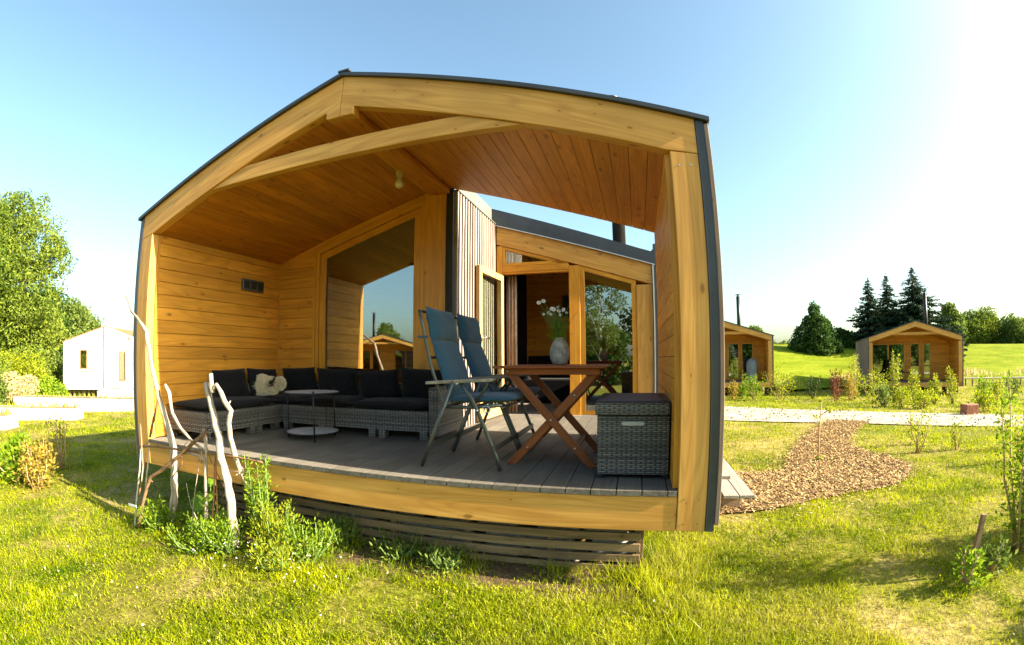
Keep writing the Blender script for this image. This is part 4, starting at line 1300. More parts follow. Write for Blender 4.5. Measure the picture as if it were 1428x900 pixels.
# ------------------------------------------------------------------ driftwood trellis in front of the left corner
def stick(name, pts, rad, mat, label, knobs=0, group='driftwood and sticks of the trellis', n=9):
    mb = MB()
    rr = random.Random(len(label) + int(pts[0][0] * 1000))
    P = [Vector(p) for p in pts]
    # densify with slight wobble
    Q, RR = [], []
    r0, r1 = rad[0] * .86, rad[1] * .9
    tot = sum((b - a).length for a, b in zip(P, P[1:]))
    L = 0
    for a, b in zip(P, P[1:]):
        m = max(2, int((b - a).length / .05))
        for i in range(m):
            t = i / m
            Q.append(a.lerp(b, t) + Vector([rr.gauss(0, r1 * .12) for _ in range(3)]))
            k = (L + (b - a).length * t) / tot
            RR.append((r0 + (r1 - r0) * k) * rr.uniform(.88, 1.14))
        L += (b - a).length
    Q.append(P[-1]); RR.append(r1 * .9)
    mb.tube(Q, RR, n)
    for _ in range(knobs):
        i = rr.randrange(2, len(Q) - 2)
        d = Vector([rr.gauss(0, 1) for _ in range(3)]).normalized()
        mb.tube([Q[i], Q[i] + d * RR[i] * rr.uniform(1.4, 2.6)], [RR[i] * .5, RR[i] * .2], 6)
    o = mb.build(name, mat, smooth=True)
    tag(own_origin(o), label, 'branch', group)
    return o
STK = [
  ('driftwood_branch', 'tallest bleached driftwood branch, curving up past the left post', 'drift', [(0.625, -0.1, -0.704), (0.741, -0.12, -0.452), (0.799, -0.13, -0.197), (0.801, -0.12, -0.006), (0.736, -0.11, 0.146), (0.641, -0.1, 0.298), (0.565, -0.1, 0.435), (0.486, -0.1, 0.647), (0.41, -0.1, 0.843), (0.351, -0.1, 1.043)], 0.042, 0.022, 2),
  ('driftwood_branch', 'thin upper tip of driftwood leaning out left of the cabin corner', 'drift', [(0.352, -0.1, 1.03), (0.21, -0.1, 1.137), (0.06, -0.1, 1.228), (-0.075, -0.1, 1.392)], 0.02, 0.01, 1),
  ('driftwood_branch', 'slim bleached side branch sweeping right from the tallest branch', 'drift', [(0.68, -0.1, 0.543), (0.747, -0.1, 0.476), (0.811, -0.12, 0.304), (0.961, -0.14, 0.181), (1.173, -0.18, 0.097), (1.331, -0.2, 0.058)], 0.02, 0.013, 0),
  ('driftwood_branch', 'thick pale branch leaning left, top of it forked, middle of the trellis', 'drift', [(1.745, -0.3, -0.63), (1.731, -0.28, -0.294), (1.68, -0.26, -0.083), (1.621, -0.25, 0.019), (1.599, -0.24, 0.17), (1.559, -0.24, 0.315), (1.506, -0.24, 0.476), (1.465, -0.24, 0.59)], 0.046, 0.024, 4),
  ('driftwood_branch', 'short stub of pale wood between the two forked branches', 'drift', [(1.556, -0.25, 0.517), (1.549, -0.25, 0.587), (1.542, -0.25, 0.663)], 0.024, 0.02, 0),
  ('driftwood_branch', 'crooked pale branch right of the forked one, bent like an elbow', 'drift', [(1.818, -0.1, -0.358), (1.758, -0.14, -0.141), (1.713, -0.18, 0.035), (1.713, -0.22, 0.189), (1.717, -0.23, 0.298), (1.747, -0.23, 0.391), (1.687, -0.24, 0.458), (1.648, -0.24, 0.526), (1.61, -0.25, 0.584), (1.556, -0.25, 0.533)], 0.03, 0.017, 3),
  ('driftwood_branch', 'grey upright forked stick between the tall branch and the pale one', 'drift', [(1.219, -0.16, -0.697), (1.277, -0.17, -0.398), (1.328, -0.18, -0.146), (1.384, -0.2, 0.029), (1.378, -0.2, 0.143), (1.357, -0.2, 0.222)], 0.022, 0.014, 2),
  ('driftwood_branch', 'small pale twig linking the crossing sticks', 'drift', [(0.978, -0.2, -0.018), (1.14, -0.21, 0.002), (1.291, -0.22, -0.002), (1.383, -0.22, -0.026)], 0.011, 0.01, 1),
  ('brown_branch', 'brown diagonal branch with knots crossing the trellis', 'bark', [(0.273, -0.28, -0.806), (0.42, -0.27, -0.532), (0.502, -0.26, -0.384), (0.599, -0.26, -0.269), (0.778, -0.25, -0.186), (1.007, -0.24, -0.052), (1.14, -0.23, 0.029), (1.276, -0.22, 0.119), (1.437, -0.22, 0.214)], 0.02, 0.017, 6),
  ('brown_branch', 'dark horizontal rail of the trellis tied across the deck beam', 'bark', [(0.313, -0.2, -0.038), (0.662, -0.2, 0.002), (0.992, -0.2, 0.014), (1.239, -0.2, 0.018), (1.669, -0.2, 0.038), (2.03, -0.2, 0.031)], 0.012, 0.008, 3),
  ('brown_branch', 'dark thin stick leaning behind the tall branch at the left post', 'bark', [(0.504, -0.05, 0.463), (0.459, -0.06, 0.315), (0.397, -0.07, 0.178), (0.345, -0.08, 0.039)], 0.016, 0.014, 0),
  ('cane', 'leftmost thin cane standing upright below the left post', 'bedwood', [(0.16, -0.26, -0.851), (0.279, -0.25, -0.493), (0.37, -0.24, -0.24), (0.399, -0.22, -0.032)], 0.011, 0.008, 2),
  ('cane', 'second thin cane just right of the leftmost one', 'bedwood', [(0.159, -0.12, -0.701), (0.276, -0.14, -0.445), (0.391, -0.16, -0.216), (0.484, -0.18, 0.012)], 0.01, 0.008, 1),
  ('cane', 'dark reddish cane tied between the two left canes', 'redstick', [(0.269, -0.22, -0.501), (0.364, -0.21, -0.294), (0.44, -0.2, -0.07)], 0.008, 0.006, 1),
  ('cane', 'reddish cane hanging from the rail, left of the pair', 'redstick', [(1.432, -0.3, -0.733), (1.496, -0.26, -0.339), (1.515, -0.24, -0.109), (1.521, -0.22, 0.059)], 0.009, 0.006, 1),
  ('cane', 'reddish cane hanging from the rail, right of the pair', 'redstick', [(1.552, -0.3, -0.626), (1.542, -0.26, -0.331), (1.527, -0.235, -0.108), (1.527, -0.22, 0.037)], 0.008, 0.006, 1),
]
for nm_, lb_, m_, p_, r0_, r1_, k_ in STK:
    stick(nm_, p_, (r0_, r1_), M[m_], lb_, k_, n=9)


mb = MB(); mb.obox((.225, -.285, -.603), (1, 0, .05), (0, 1, 0), (-.05, 0, 1), .15, .004, .024)
tag(own_origin(mb.build('plant_label', M['white'])), 'small blank white plant label fixed across the leftmost canes', 'label')
rr_ = random.Random(77)
TW = ['curled thin twig hooked over the rail near the left post', 'short pale twig poking up beside the tall branch', 'bent brown twig low between the canes', 'thin pale twig leaning against the thick forked branch', 'wiry brown twig crossing behind the elbow-bent branch', 'short broken twig standing at the foot of the pale branches', 'crooked thin brown twig above the rail in the middle', 'slender pale twig fanning out right of the elbow-bent branch']
for i, (x0, z0, x1, z1) in enumerate([(.10, -.15, .32, .02), (.42, -.35, .36, .18), (.20, -.75, .55, -.42), (1.15, -.70, 1.38, .05), (1.62, -.45, 1.36, .12), (1.22, -.74, 1.12, -.25), (.85, -.25, 1.10, .10), (1.55, -.30, 1.80, -.06)]):
    a_ = Vector((x0, -.22 + rr_.uniform(-.06, .04), z0)); b_ = Vector((x1, -.20 + rr_.uniform(-.05, .05), z1))
    m1 = a_.lerp(b_, .35) + Vector((rr_.uniform(-.06, .06), rr_.uniform(-.03, .03), rr_.uniform(-.04, .05)))
    m2 = a_.lerp(b_, .7) + Vector((rr_.uniform(-.06, .06), rr_.uniform(-.03, .03), rr_.uniform(-.04, .05)))
    stick('twig', [a_, m1, m2, b_], (.007, .003), M['bark'] if i % 2 == 0 or i == 4 else M['drift'], TW[i], 5, n=6)

# ------------------------------------------------------------------ background cabins
def bg_cabin(name, loc, rotz, label, front='a', walls='timber', chim=None, depth=8.0):
    """5 m wide gable cabin built round the origin (front centre on the ground), then moved and turned"""
    t = thing(name, (0, 0, 0), label, 'cabin')
    w, g = 2.49, 0.62
    zb_ = lambda x: g + B0 + SL * (w - abs(x))
    zt_ = lambda x: g + H0 + .3063 * (w - abs(x))
    lo = g - .25
    pd = 2.0
    for s_ in (-1, 1):
        mb = MB(); mb.box(s_ * w, s_ * (w - .19), 0, .12, lo, g + B0 + .02, 'z'); mb.build('post', M['timber'], t)
        mb = MB(); mb.prism([(s_ * w, 0, g + B0 + .022), (0.001 * s_, 0, g + B0 + SL * w), (0.001 * s_, 0, zt_(0)), (s_ * w, 0, g + H0)], (0, .12, 0), (1, 0, -s_ * SL)); mb.build('rafter', M['timber'], t)
        mb = MB()
        z = g + .01
        while z < g + B0:
            mb.box(s_ * (w - .2), s_ * (w - .18), .12, pd, z + .003, z + .125, 'y'); z += .128
        mb.build('side_wall', M['plank'], t)
        mb = MB()
        y = -0.0
        k = 0
        mb.box(s_ * (w + .002), s_ * (w + .04), -.004, depth, lo, g + H0 - .02)
        mb.build('wall_core', M['metal'], t)
        mb = MB()
        while y < depth:
            mb.box(s_ * (w + .042), s_ * (w + .07), y, y + .09, lo, g + H0 - .03, 'z'); y += .16
        mb.build('cladding', M['oldslat'], t)
        mb = MB(); mb.prism([(s_ * (w + .1), -.03, zt_(w + .1)), (0, -.03, zt_(0)), (0, -.03, zt_(0) + .05), (s_ * (w + .1), -.03, zt_(w + .1) + .05)], (0, depth + .06, 0)); mb.build('roof', M['metal'], t)
        mb = MB(); mb.prism([(s_ * (w - .18), .13, zb_(w - .18)), (0, .13, zb_(0)), (0, .13, zb_(0) + .03), (s_ * (w - .18), .13, zb_(w - .18) + .03)], (0, pd - .13, 0), (0, 1, 0)); mb.build('ceiling', M['ceil'], t)
    mb = MB(); mb.prism([(-1.35, .125, g + 2.31), (1.35, .125, g + 2.31), (.92, .125, g + 2.44), (-.92, .125, g + 2.44)], (0, .08, 0), (1, 0, 0)); mb.build('tie_beam', M['timber'], t)
    mb = MB(); mb.box(-w, w, .0, .1, g - .25, g - .035, 'x'); mb.build('deck_beam', M['timber'], t)
    mb = MB(); mb.box(-w + .19, w - .19, -.004, pd, g - .03, g, 'y'); mb.build('deck', M['deck'], t)
    for x in np.arange(-2.2, 2.3, .63):
        mb = MB(); mb.box(x, x + .2, .5, .8, -.1, g - .25); mb.build('foundation_block', M['darkroom'], t)
    # rear wall of the porch
    mb = MB()
    z = g + .003
    openings = {'a': [(-2.15, -.25), (.02, .62), (.78, 1.25)], 'b': [(-2.2, -.6), (.35, 1.0), (1.08, 1.75)]}[front]
    tops = {'a': [1.95, 1.92, 1.95], 'b': [2.0, 1.95, 2.0]}[front]
    while z < g + 2.7:
        xs = [-w + .2] + [e for o_ in openings for e in o_] + [w - .2]
        hw = w - max(.2, (z + .12 - g - B0) / SL)
        if hw < .1: break
        if z < g + 1.95:
            segs = [(xs[i], xs[i + 1]) for i in range(0, len(xs), 2)]
        else:
            segs = [(-hw, hw)]
        for a_, b_ in segs:
            mb.box(max(a_, -hw), min(b_, hw), pd, pd + .03, z + .003, z + .125, 'x')
        z += .128
    mb.prism([(-w + .2, pd + .032, g + 1.9), (w - .2, pd + .032, g + 1.9), (w - .2, pd + .032, zb_(w - .2)), (0, pd + .032, zb_(0)), (-w + .2, pd + .032, zb_(w - .2))], (0, .03, 0), (1, 0, 0))
    mb.build('rear_wall', M['plank'], t)
    for i, (a_, b_) in enumerate(openings):
        nm = 'window' if i == 0 else ('door' if i == 1 else 'window')
        mb = MB()
        f = .07
        zt2 = g + 1.95
        mb.box(a_, a_ + f, pd - .03, pd + .05, g, zt2, 'z'); mb.box(b_ - f, b_, pd - .03, pd + .05, g, zt2, 'z')
        mb.box(a_ + f, b_ - f, pd - .03, pd + .05, zt2 - f, zt2, 'x'); mb.box(a_ + f, b_ - f, pd - .03, pd + .05, g, g + f + .04, 'x')
        if i == 0:
            mb.box((a_ + b_) / 2 - .04, (a_ + b_) / 2 + .04, pd - .03, pd + .05, g + f + .04, zt2 - f, 'z')
        wdw = mb.build(nm, M['frame'], t)
        mb = MB(); mb.box(a_ + f, b_ - f, pd + .01, pd + .02, g + f, zt2 - f); mb.build('pane', M['glass'], wdw)
    mb = MB(); mb.box(-w, w, depth, depth + .05, lo, g + H0); mb.prism([(-w, depth, g + H0), (w, depth, g + H0), (0, depth, zt_(0))], (0, .05, 0)); mb.build('gable_wall', M['oldslat'], t)
    mb = MB(); mb.box(-w + .1, w - .1, pd + .06, depth, g - .05, g - .01); mb.build('inner_floor', M['darkroom'], t)
    if chim:
        cx, cy, top = chim
        mb = MB(); mb.tube([(cx, cy, g + 2.2), (cx, cy, g + top - .12)], .10, 14)
        c_ = mb.build('chimney', M['blackmetal'], t, smooth=True)
        mb = MB(); mb.tube([(cx, cy, g + top - .12), (cx, cy, g + top - .03)], .045, 8); mb.lathe([(.17, 0), (.17, .015), (.03, .05)], (cx, cy, g + top - .04), 14); mb.build('chimney_cap', M['blackmetal'], c_)
    t.location = loc
    t.rotation_euler = (0, 0, rotz)
    return t

# right cabin: front centre at azimuth 32.9, 26.7 m off
x_, y_ = pol(32.85, 26.7)
cR = bg_cabin('wooden_cabin', (x_, y_, -1.22), R(-21.5), 'small larch cabin with tall black flue in front of the three dark spruces', 'a', chim=(1.15, 2.6, 4.75))
x_, y_ = pol(11.2, 24.6)
x2, y2 = pol(16.38, 24.0)
dx = Vector((math.cos(R(9)), -math.sin(R(9)), 0))
c2 = Vector((x2, y2, 0)) - dx * 2.5
c2o = bg_cabin('wooden_cabin', (c2.x, c2.y, -1.08), R(-9), 'larch cabin half hidden by the big cabin, covered grill on its deck', 'b', chim=(1.05, 2.9, 4.6))
# covered grill on that deck
gp = Vector((x2, y2, 0)) - dx * .95 + Vector((math.sin(R(9)), math.cos(R(9)), 0)) * .7
mb = MB(); mb.lathe([(.26, 0), (.28, .3), (.30, .75), (.27, .98), (.16, 1.10), (.02, 1.13)], (gp.x, gp.y, -.46), 18)
tag(own_origin(mb.build('grill_cover', M['cover'], smooth=True)), 'grey covered grill standing on the deck of the half hidden cabin', 'grill')
# dark chair on the right cabin's deck
def deck_chair(p, rz, label):
    t = thing('porch_chair', (0, 0, 0), label, 'chair', 'dark chairs on the far cabin deck')
    mb = MB(); mb.box(-.25, .25, -.25, .25, .40, .45); mb.build('seat', M['blackmetal'], t)
    mb = MB(); mb.prism([(-.25, .22, .45), (.25, .22, .45), (.25, .36, 1.1), (-.25, .36, 1.1)], (0, .03, 0)); mb.build('backrest', M['blackmetal'], t)
    for a_, b_ in ((-.23, -.23), (.23, -.23), (-.23, .23), (.23, .23)):
        mb = MB(); mb.tube([(a_, b_, 0), (a_, b_, .4)], .015, 6); mb.build('leg', M['blackmetal'], t)
    t.location = p; t.rotation_euler = (0, 0, rz)
def local(cb, x, y, z):
    a = cb.rotation_euler.z
    return (cb.location.x + x * math.cos(a) - y * math.sin(a), cb.location.y + x * math.sin(a) + y * math.cos(a), cb.location.z + z)
deck_chair(local(cR, -.35, 1.0, .622), R(60), 'dark high-back chair right of the porch table on the far cabin')
deck_chair(local(cR, -1.5, 1.1, .622), R(-70), 'dark high-back chair left of the porch table on the far cabin')
t = thing('porch_table', (0, 0, 0), 'small dark table between two chairs on the far cabin porch', 'table')
mb = MB(); mb.box(-.4, .4, -.35, .35, .70, .73); mb.build('tabletop', M['blackmetal'], t)
for a_, b_ in ((-.35, -.3), (.35, -.3), (-.35, .3), (.35, .3)):
    mb = MB(); mb.tube([(a_, b_, 0), (a_, b_, .7)], .02, 6); mb.build('leg', M['blackmetal'], t)
t.location = local(cR, -.95, 1.1, .622); t.rotation_euler = (0, 0, R(-21.5))

# white cabin, far left: left half stands forward, right half set back
def white_cabin():
    t = thing('white_cabin', (0, 0, 0), 'white rendered cabin with a narrow dark window and glazed door beyond the raised beds', 'cabin')
    w, g = 2.49, .55
    zt_ = lambda x: g + H0 + .3063 * (w - abs(x))
    lo = g - .22
    mb = MB(); mb.prism([(-w, 0, lo), (0, 0, lo), (0, 0, zt_(0)), (-w, 0, g + H0)], (0, 8, 0), (1, 0, 0)); mb.build('front_wall', M['whitewall'], t)
    mb = MB(); mb.prism([(0.03, 1.5, lo), (w, 1.5, lo), (w, 1.5, g + H0), (0.03, 1.5, zt_(0))], (0, 6.5, 0), (1, 0, 0)); mb.build('recessed_wall', M['whitewall'], t)
    mb = MB(); mb.box(.002, .028, 0.004, 1.49, lo, zt_(0) - .03); mb.build('cream_side', M['cream'], t)
    mb = MB(); mb.box(-.02, .03, -.02, .002, lo, zt_(0)); mb.build('corner_trim', M['metal'], t)
    mb = MB(); mb.box(-w - .02, -w + .02, -.02, .002, lo, g + H0); mb.build('corner_trim', M['metal'], t)
    for s_, y0 in ((-1, -.04), (1, 1.42)):
        mb = MB(); mb.prism([(s_ * (w + .06), y0, zt_(w + .06) + .01), (0, y0, zt_(0) + .01), (0, y0, zt_(0) + .06), (s_ * (w + .06), y0, zt_(w + .06) + .06)], (0, 8.1 - y0, 0)); mb.build('roof', M['bark'], t)
    mb = MB(); mb.box(-1.42, -.96, -.03, .001, g + .83, g + 1.82); wd_ = mb.build('window', M['bark'], t)
    mb = MB(); mb.box(-1.36, -1.02, -.036, -.031, g + .88, g + 1.77); mb.build('pane', M['glass'], wd_)
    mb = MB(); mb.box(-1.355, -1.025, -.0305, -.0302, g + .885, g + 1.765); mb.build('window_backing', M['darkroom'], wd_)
    mb = MB(); mb.box(-1.55, -.83, -.08, -.002, g + .73, g + .77); mb.build('sill', M['tray'], t)
    mb = MB(); mb.box(.28, .74, 1.46, 1.499, g + .15, g + 1.78); dr = mb.build('door', M['bark'], t)
    mb = MB(); mb.box(.34, .68, 1.45, 1.459, g + .25, g + 1.70); mb.build('pane', M['glass'], dr)
    mb = MB(); mb.lathe([(.02, 0), (.07, .03), (.09, .10), (.03, .14)], (.95, 1.42, 2.95), 12); mb.build('wall_lamp', M['bark'], t)
    mb = MB()
    for i in range(8):
        mb.box(-2.3 + i * .3, -2.22 + i * .3, .3, .4, -.3, lo)
    mb.box(-w, w, .6, .7, lo - .12, lo - .01); mb.build('foundation', M['skirt'], t)
    x_, y_ = pol(-62.9, 28.0)
    t.location = (x_, y_, -1.12); t.rotation_euler = (0, 0, R(37.9))
    return t
wc = white_cabin()
x_, y_ = pol(-60.7, 24.5)
mb = MB(); mb.obox((x_, y_, -.93), Vector((math.cos(R(50)), math.sin(R(50)), 0)), Vector((-math.sin(R(50)), math.cos(R(50)), 0)), (0, 0, 1), 2.2, 1.6, .62)
tag(own_origin(mb.build('timber_platform', M['bedwood'], bevel=.01)), 'pale boarded platform in front of the white cabin door', 'platform')

def raised_bed(p0, p1, zt0, h, label, wdt=.7):
    a, b = Vector((p0[0], p0[1], 0)), Vector((p1[0], p1[1], 0))
    u = (b - a).normalized(); v = Vector((-u.y, u.x, 0))
    t = thing('raised_bed', ((a + b) / 2).to_tuple()[:2] + (zt0 - h,), label, 'raised bed', 'pale raised beds on the left')
    L = (b - a).length
    mid = (a + b) / 2
    for off, ln, ax_ in ((0, L, u), (wdt, L, u)):
        mb = MB()
        nb = max(1, round(h / .2))
        for k in range(nb):
            z0 = zt0 - h + k * h / nb
            mb.obox(mid + v * off + Vector((0, 0, z0 + h / nb / 2)), u, v, (0, 0, 1), L, .04, h / nb - .006)
        mb.build('side_board', M['bedwood'], t, bevel=.004)
    for e in (a, b):
        mb = MB(); mb.obox(e + v * (wdt / 2) + Vector((0, 0, zt0 - h / 2)), v, u, (0, 0, 1), wdt - .042, .04, h - .01); mb.build('end_board', M['bedwood'], t)
    mb = MB(); mb.obox(mid + v * (wdt / 2) + Vector((0, 0, zt0 - .07)), u, v, (0, 0, 1), L - .05, wdt - .05, .02); mb.build('soil', M['mulchbase'], t)
    mb = MB(); mb.obox(mid + Vector((0, 0, zt0 + .016)), u, v, (0, 0, 1), L + .04, .07, .03); mb.build('top_rail', M['skirt'], t)
    mid3 = mid + v * (wdt / 2)
    n = 260
    uu = rng.uniform(-L / 2, L / 2, n); vv = rng.uniform(-wdt / 2, wdt / 2, n)
    P = np.stack([mid3.x + u.x * uu + v.x * vv, mid3.y + u.y * uu + v.y * vv, np.full(n, zt0 - .06)], 1)
    D = unit(rng.normal(0, .45, (n, 3)) + np.array([0, 0, 1.0]))
    tag(cards('bed_plants', P, D, .03, rng.uniform(.1, .3, n), unit(np.cross(D, rdirs(n))), M['yshrub']), 'sparse green sprouts growing in the ' + label, None, kind='stuff')
raised_bed((-13.2, 1.0), (-10.3, 3.85), -.66, .42, 'pale raised bed nearest the camera on the left, with a dark slot in its end')
raised_bed((-16.2, 3.7), (-11.6, 6.9), -.62, .5, 'long pale raised bed in front of the white cabin')
raised_bed((-10.6, .0), (-9.2, 1.25), -.62, .36, 'small pale raised bed cut off by the left edge')

# ------------------------------------------------------------------ vegetation builders
def tree(name, label, base, h, clumps, n, leaf, mat, trunk_r=.15, trunk_mat=None, group=None, limbs=8, seed=1, shell=.55, droop=0.0, first=.25, elong=1.6, lean=(0, 0)):
    """trunk + limbs + a crown of leaf faces gathered in clumps; clumps = [(dx,dy,z,rx,ry,rz)]"""
    g = np.random.default_rng(seed)
    rr = random.Random(seed)
    bx, by = base
    bz = gzf(bx, by)
    t = thing(name, (bx, by, bz), label, 'tree' if 'shrub' not in name and 'bush' not in name else 'shrub', group)
    mb = MB()
    top = Vector((bx + lean[0], by + lean[1], bz + h * .86))
    pts = [Vector((bx, by, bz - .1)), Vector((bx + lean[0] * .2, by + lean[1] * .2, bz + h * .25)), Vector((bx + lean[0] * .5, by + lean[1] * .5, bz + h * .55)), top]
    mb.tube(pts, [trunk_r * 1.2, trunk_r, trunk_r * .65, trunk_r * .15], 8)
    for k in range(min(limbs, len(clumps))):
        c = clumps[k * len(clumps) // max(1, min(limbs, len(clumps)))]
        z0 = min(c[2] * .6, h * .7)
        a = Vector((bx + lean[0] * z0 / h, by + lean[1] * z0 / h, bz + z0))
        b = Vector((bx + c[0], by + c[1], bz + c[2]))
        mb.tube([a, a.lerp(b, .5) + Vector((0, 0, (b - a).length * .08)), b], [trunk_r * .4, trunk_r * .25, trunk_r * .08], 5)
    mb.build('trunk', trunk_mat or M['trunk'], t, smooth=True)
    vol = np.array([c[3] * c[4] * c[5] for c in clumps]) ** (2 / 3)
    cnt = (n * vol / vol.sum()).astype(int)
    Ps, Rs = [], []
    for c, k in zip(clumps, cnt):
        d = rdirs(k, g)
        r = g.random(k) ** (1 / 3) * (1 - shell) + shell * (0.8 + .25 * g.random(k))
        lump = 1 + .22 * np.sin(d[:, 0] * 5 + c[0] * 9) * np.sin(d[:, 2] * 6 + c[1] * 7) + .12 * np.sin(d[:, 1] * 11 + c[2])
        Ps.append(np.array([bx + c[0], by + c[1], bz + c[2]]) + d * (r * lump)[:, None] * np.array(c[3:6]))
        Rs.append(np.clip(g.normal(.5, .22, k) + g.normal(0, .12), 0, 1))
    P = np.concatenate(Ps)
    Rn = np.concatenate(Rs)
    D = rdirs(len(P), g)
    D[:, 2] -= droop
    D = unit(D)
    S = unit(np.cross(D, rdirs(len(P), g)))
    ln = g.uniform(.7, 1.4, len(P)) * leaf
    cards('crown', P, D, ln / elong, ln, S, mat, t, Rn)
    return t

def auto_clumps(rx, ry, z0, z1, k, cr, seed, pow_=1.0):
    g = random.Random(seed)
    out = []
    for i in range(k):
        u = g.random()
        z = z0 + (z1 - z0) * (i + .5) / k
        f = (i + .5) / k
        prof = math.sin(math.pi * min(1, max(0, (f * .86 + .1)))) ** pow_
        a = g.uniform(0, 2 * math.pi)
        rad = prof * math.sqrt(u) * .85
        s = g.uniform(.75, 1.2) * cr
        out.append((rx * rad * math.cos(a), ry * rad * math.sin(a), z, s, s, s * g.uniform(.7, 1.0)))
    return out

def spruce(base, h, rad, label, seed, first=.08):
    g = np.random.default_rng(seed)
    bx, by = base
    bz = gzf(bx, by)
    t = thing('spruce_tree', (bx, by, bz), label, 'tree', 'dark spruces behind the right cabin')
    mb = MB()
    mb.tube([(bx, by, bz), (bx, by, bz + h * .5), (bx, by, bz + h)], [.22, .13, .02], 8)
    P, D = [], []
    lv = int(h / .30)
    for i in range(lv):
        f = first + (1 - first) * i / lv
        z = bz + h * f
        L = rad * (1 - (f - first) / (1 - first)) ** .95 * (1 + .22 * math.sin(i * 1.9) * (1 - f)) * g.uniform(.85, 1.1) + .05
        nb = int(14 + 20 * (1 - f))
        for k in range(nb):
            a = g.uniform(0, 2 * np.pi)
            l_ = L * g.uniform(.35, 1.12)
            m = int(16 + 40 * l_)
            s_ = np.sort(g.random(m)) ** .8
            cx, cy = np.cos(a), np.sin(a)
            sag = -.38 * s_ + .22 * s_ ** 2.2
            zj = g.normal(0, .13)
            p = np.stack([bx + cx * s_ * l_, by + cy * s_ * l_, z + zj + sag * l_ + 0.02], 1)
            sd_ = np.where(g.random(m) < .5, 1, -1)
            lat = np.stack([-cy * sd_, cx * sd_, np.zeros(m)], 1)
            d = np.stack([np.full(m, cx), np.full(m, cy), np.full(m, -.25)], 1) * .8 + lat * .8 + g.normal(0, .25, (m, 3)) + np.array([0, 0, -.35])
            P.append(p + g.normal(0, .03, (m, 3))); D.append(d)
    mb.build('trunk', M['trunk'], t, smooth=True)
    P = np.concatenate(P); D = unit(np.concatenate(D))
    S = unit(np.cross(D, rdirs(len(P), g)))
    ln = g.uniform(.2, .42, len(P)) * np.clip(1.25 - (P[:, 2] - bz) / h, .3, 1)
    cards('crown', P, D, ln * .42, ln, S, M['spruce'], t, g.random(len(P)))

def shrub(name, label, base, h, w, mat, n, leaf, seed, group=None, stems=7, elong=1.8, up=.4, narrow=1.0, stem_mat=None, cat='shrub'):
    g = np.random.default_rng(seed)
    bx, by = base
    bz = gzf(bx, by)
    t = thing(name, (bx, by, bz), label, cat, group)
    mb = MB()
    P, D = [], []
    per = n // stems
    for k in range(stems):
        a = g.uniform(0, 2 * np.pi)
        rr_ = g.uniform(.1, 1) * w / 2
        hh = h * g.uniform(.6, 1.0)
        e = np.array([bx + rr_ * math.cos(a), by + rr_ * math.sin(a), bz + hh])
        b0 = np.array([bx + g.normal(0, w * .05), by + g.normal(0, w * .05), bz - .02])
        md = (b0 + e) / 2 + np.array([math.cos(a), math.sin(a), 0]) * rr_ * .25
        mb.tube([b0, md, e], [.010 + h * .004, .008, .003], 5)
        s_ = .12 + .88 * g.random(per) ** .8
        q = (1 - s_)[:, None] ** 2 * b0 + 2 * (s_ * (1 - s_))[:, None] * md + (s_ ** 2)[:, None] * e
        sp = (w * .16 * narrow) * (1.15 - s_)[:, None] + leaf * .2
        off = g.normal(0, 1, (per, 3)) * sp
        P.append(q + off)
        d = unit(off + 1e-4) + np.array([0, 0, up]) + g.normal(0, .35, (per, 3))
        D.append(d)
    mb.build('stems', stem_mat or M['tanstem'], t, smooth=True)
    P = np.concatenate(P); D = unit(np.concatenate(D))
    P[:, 2] = np.maximum(P[:, 2], bz + .01)
    S = unit(np.cross(D, rdirs(len(P), g)))
    ln = g.uniform(.6, 1.3, len(P)) * leaf
    cards('leaves', P, D, ln / elong, ln, S, mat, t, g.random(len(P)))
    return t

# ---- trees
b_ = pol(-75.0, 33)
cl = auto_clumps(4.6, 4.6, 2.2, 9.6, 34, 1.75, 5, .6) + [(1.5, .6, 10.4, .9, .9, 1.0), (-.8, .3, 10.9, .7, .7, 1.0), (3.0, .8, 9.0, .9, .9, .8), (3.6, 2.4, 7.2, 1.2, 1.2, .9), (2.9, 2.6, 8.2, .9, .9, .7), (1.0, 2.2, 10.9, .45, .45, .8)]
tree('willow_tree', 'tall pale green willow at the left edge, higher than the white cabin', b_, 11, cl, 90000, .19, M['willow'], .32, limbs=16, seed=5, droop=.35, elong=2.6)
b_ = pol(-84.0, 30)
tree('willow_tree', 'second pale willow mostly outside the left edge', b_, 9.5, auto_clumps(4, 4, 1.5, 8.2, 20, 1.8, 8, .6), 16000, .2, M['willow'], .3, seed=8, droop=.3, elong=2.6)
b_ = pol(-66.4, 46)
tree('broadleaf_tree', 'round dark green tree rising behind the white cabin roof', b_, 7.6, auto_clumps(3.4, 3.4, 1.6, 6.0, 18, 1.5, 12, .5), 20000, .24, M['mleaf'], .25, seed=12)
b_ = pol(-70.5, 44)
tree('broadleaf_tree', 'darker leafy tree between the willow and the white cabin', b_, 8.0, auto_clumps(3.6, 3.6, 1.2, 6.4, 18, 1.6, 13, .5), 20000, .24, M['dleaf'], .25, seed=13)
b_ = pol(-57.8, 60)
tree('broadleaf_tree', 'treetop just showing right of the white cabin roof', b_, 6.3, auto_clumps(2.5, 2.5, 1.5, 5.0, 10, 1.4, 14, .5), 7000, .28, M['mleaf'], .2, seed=14)
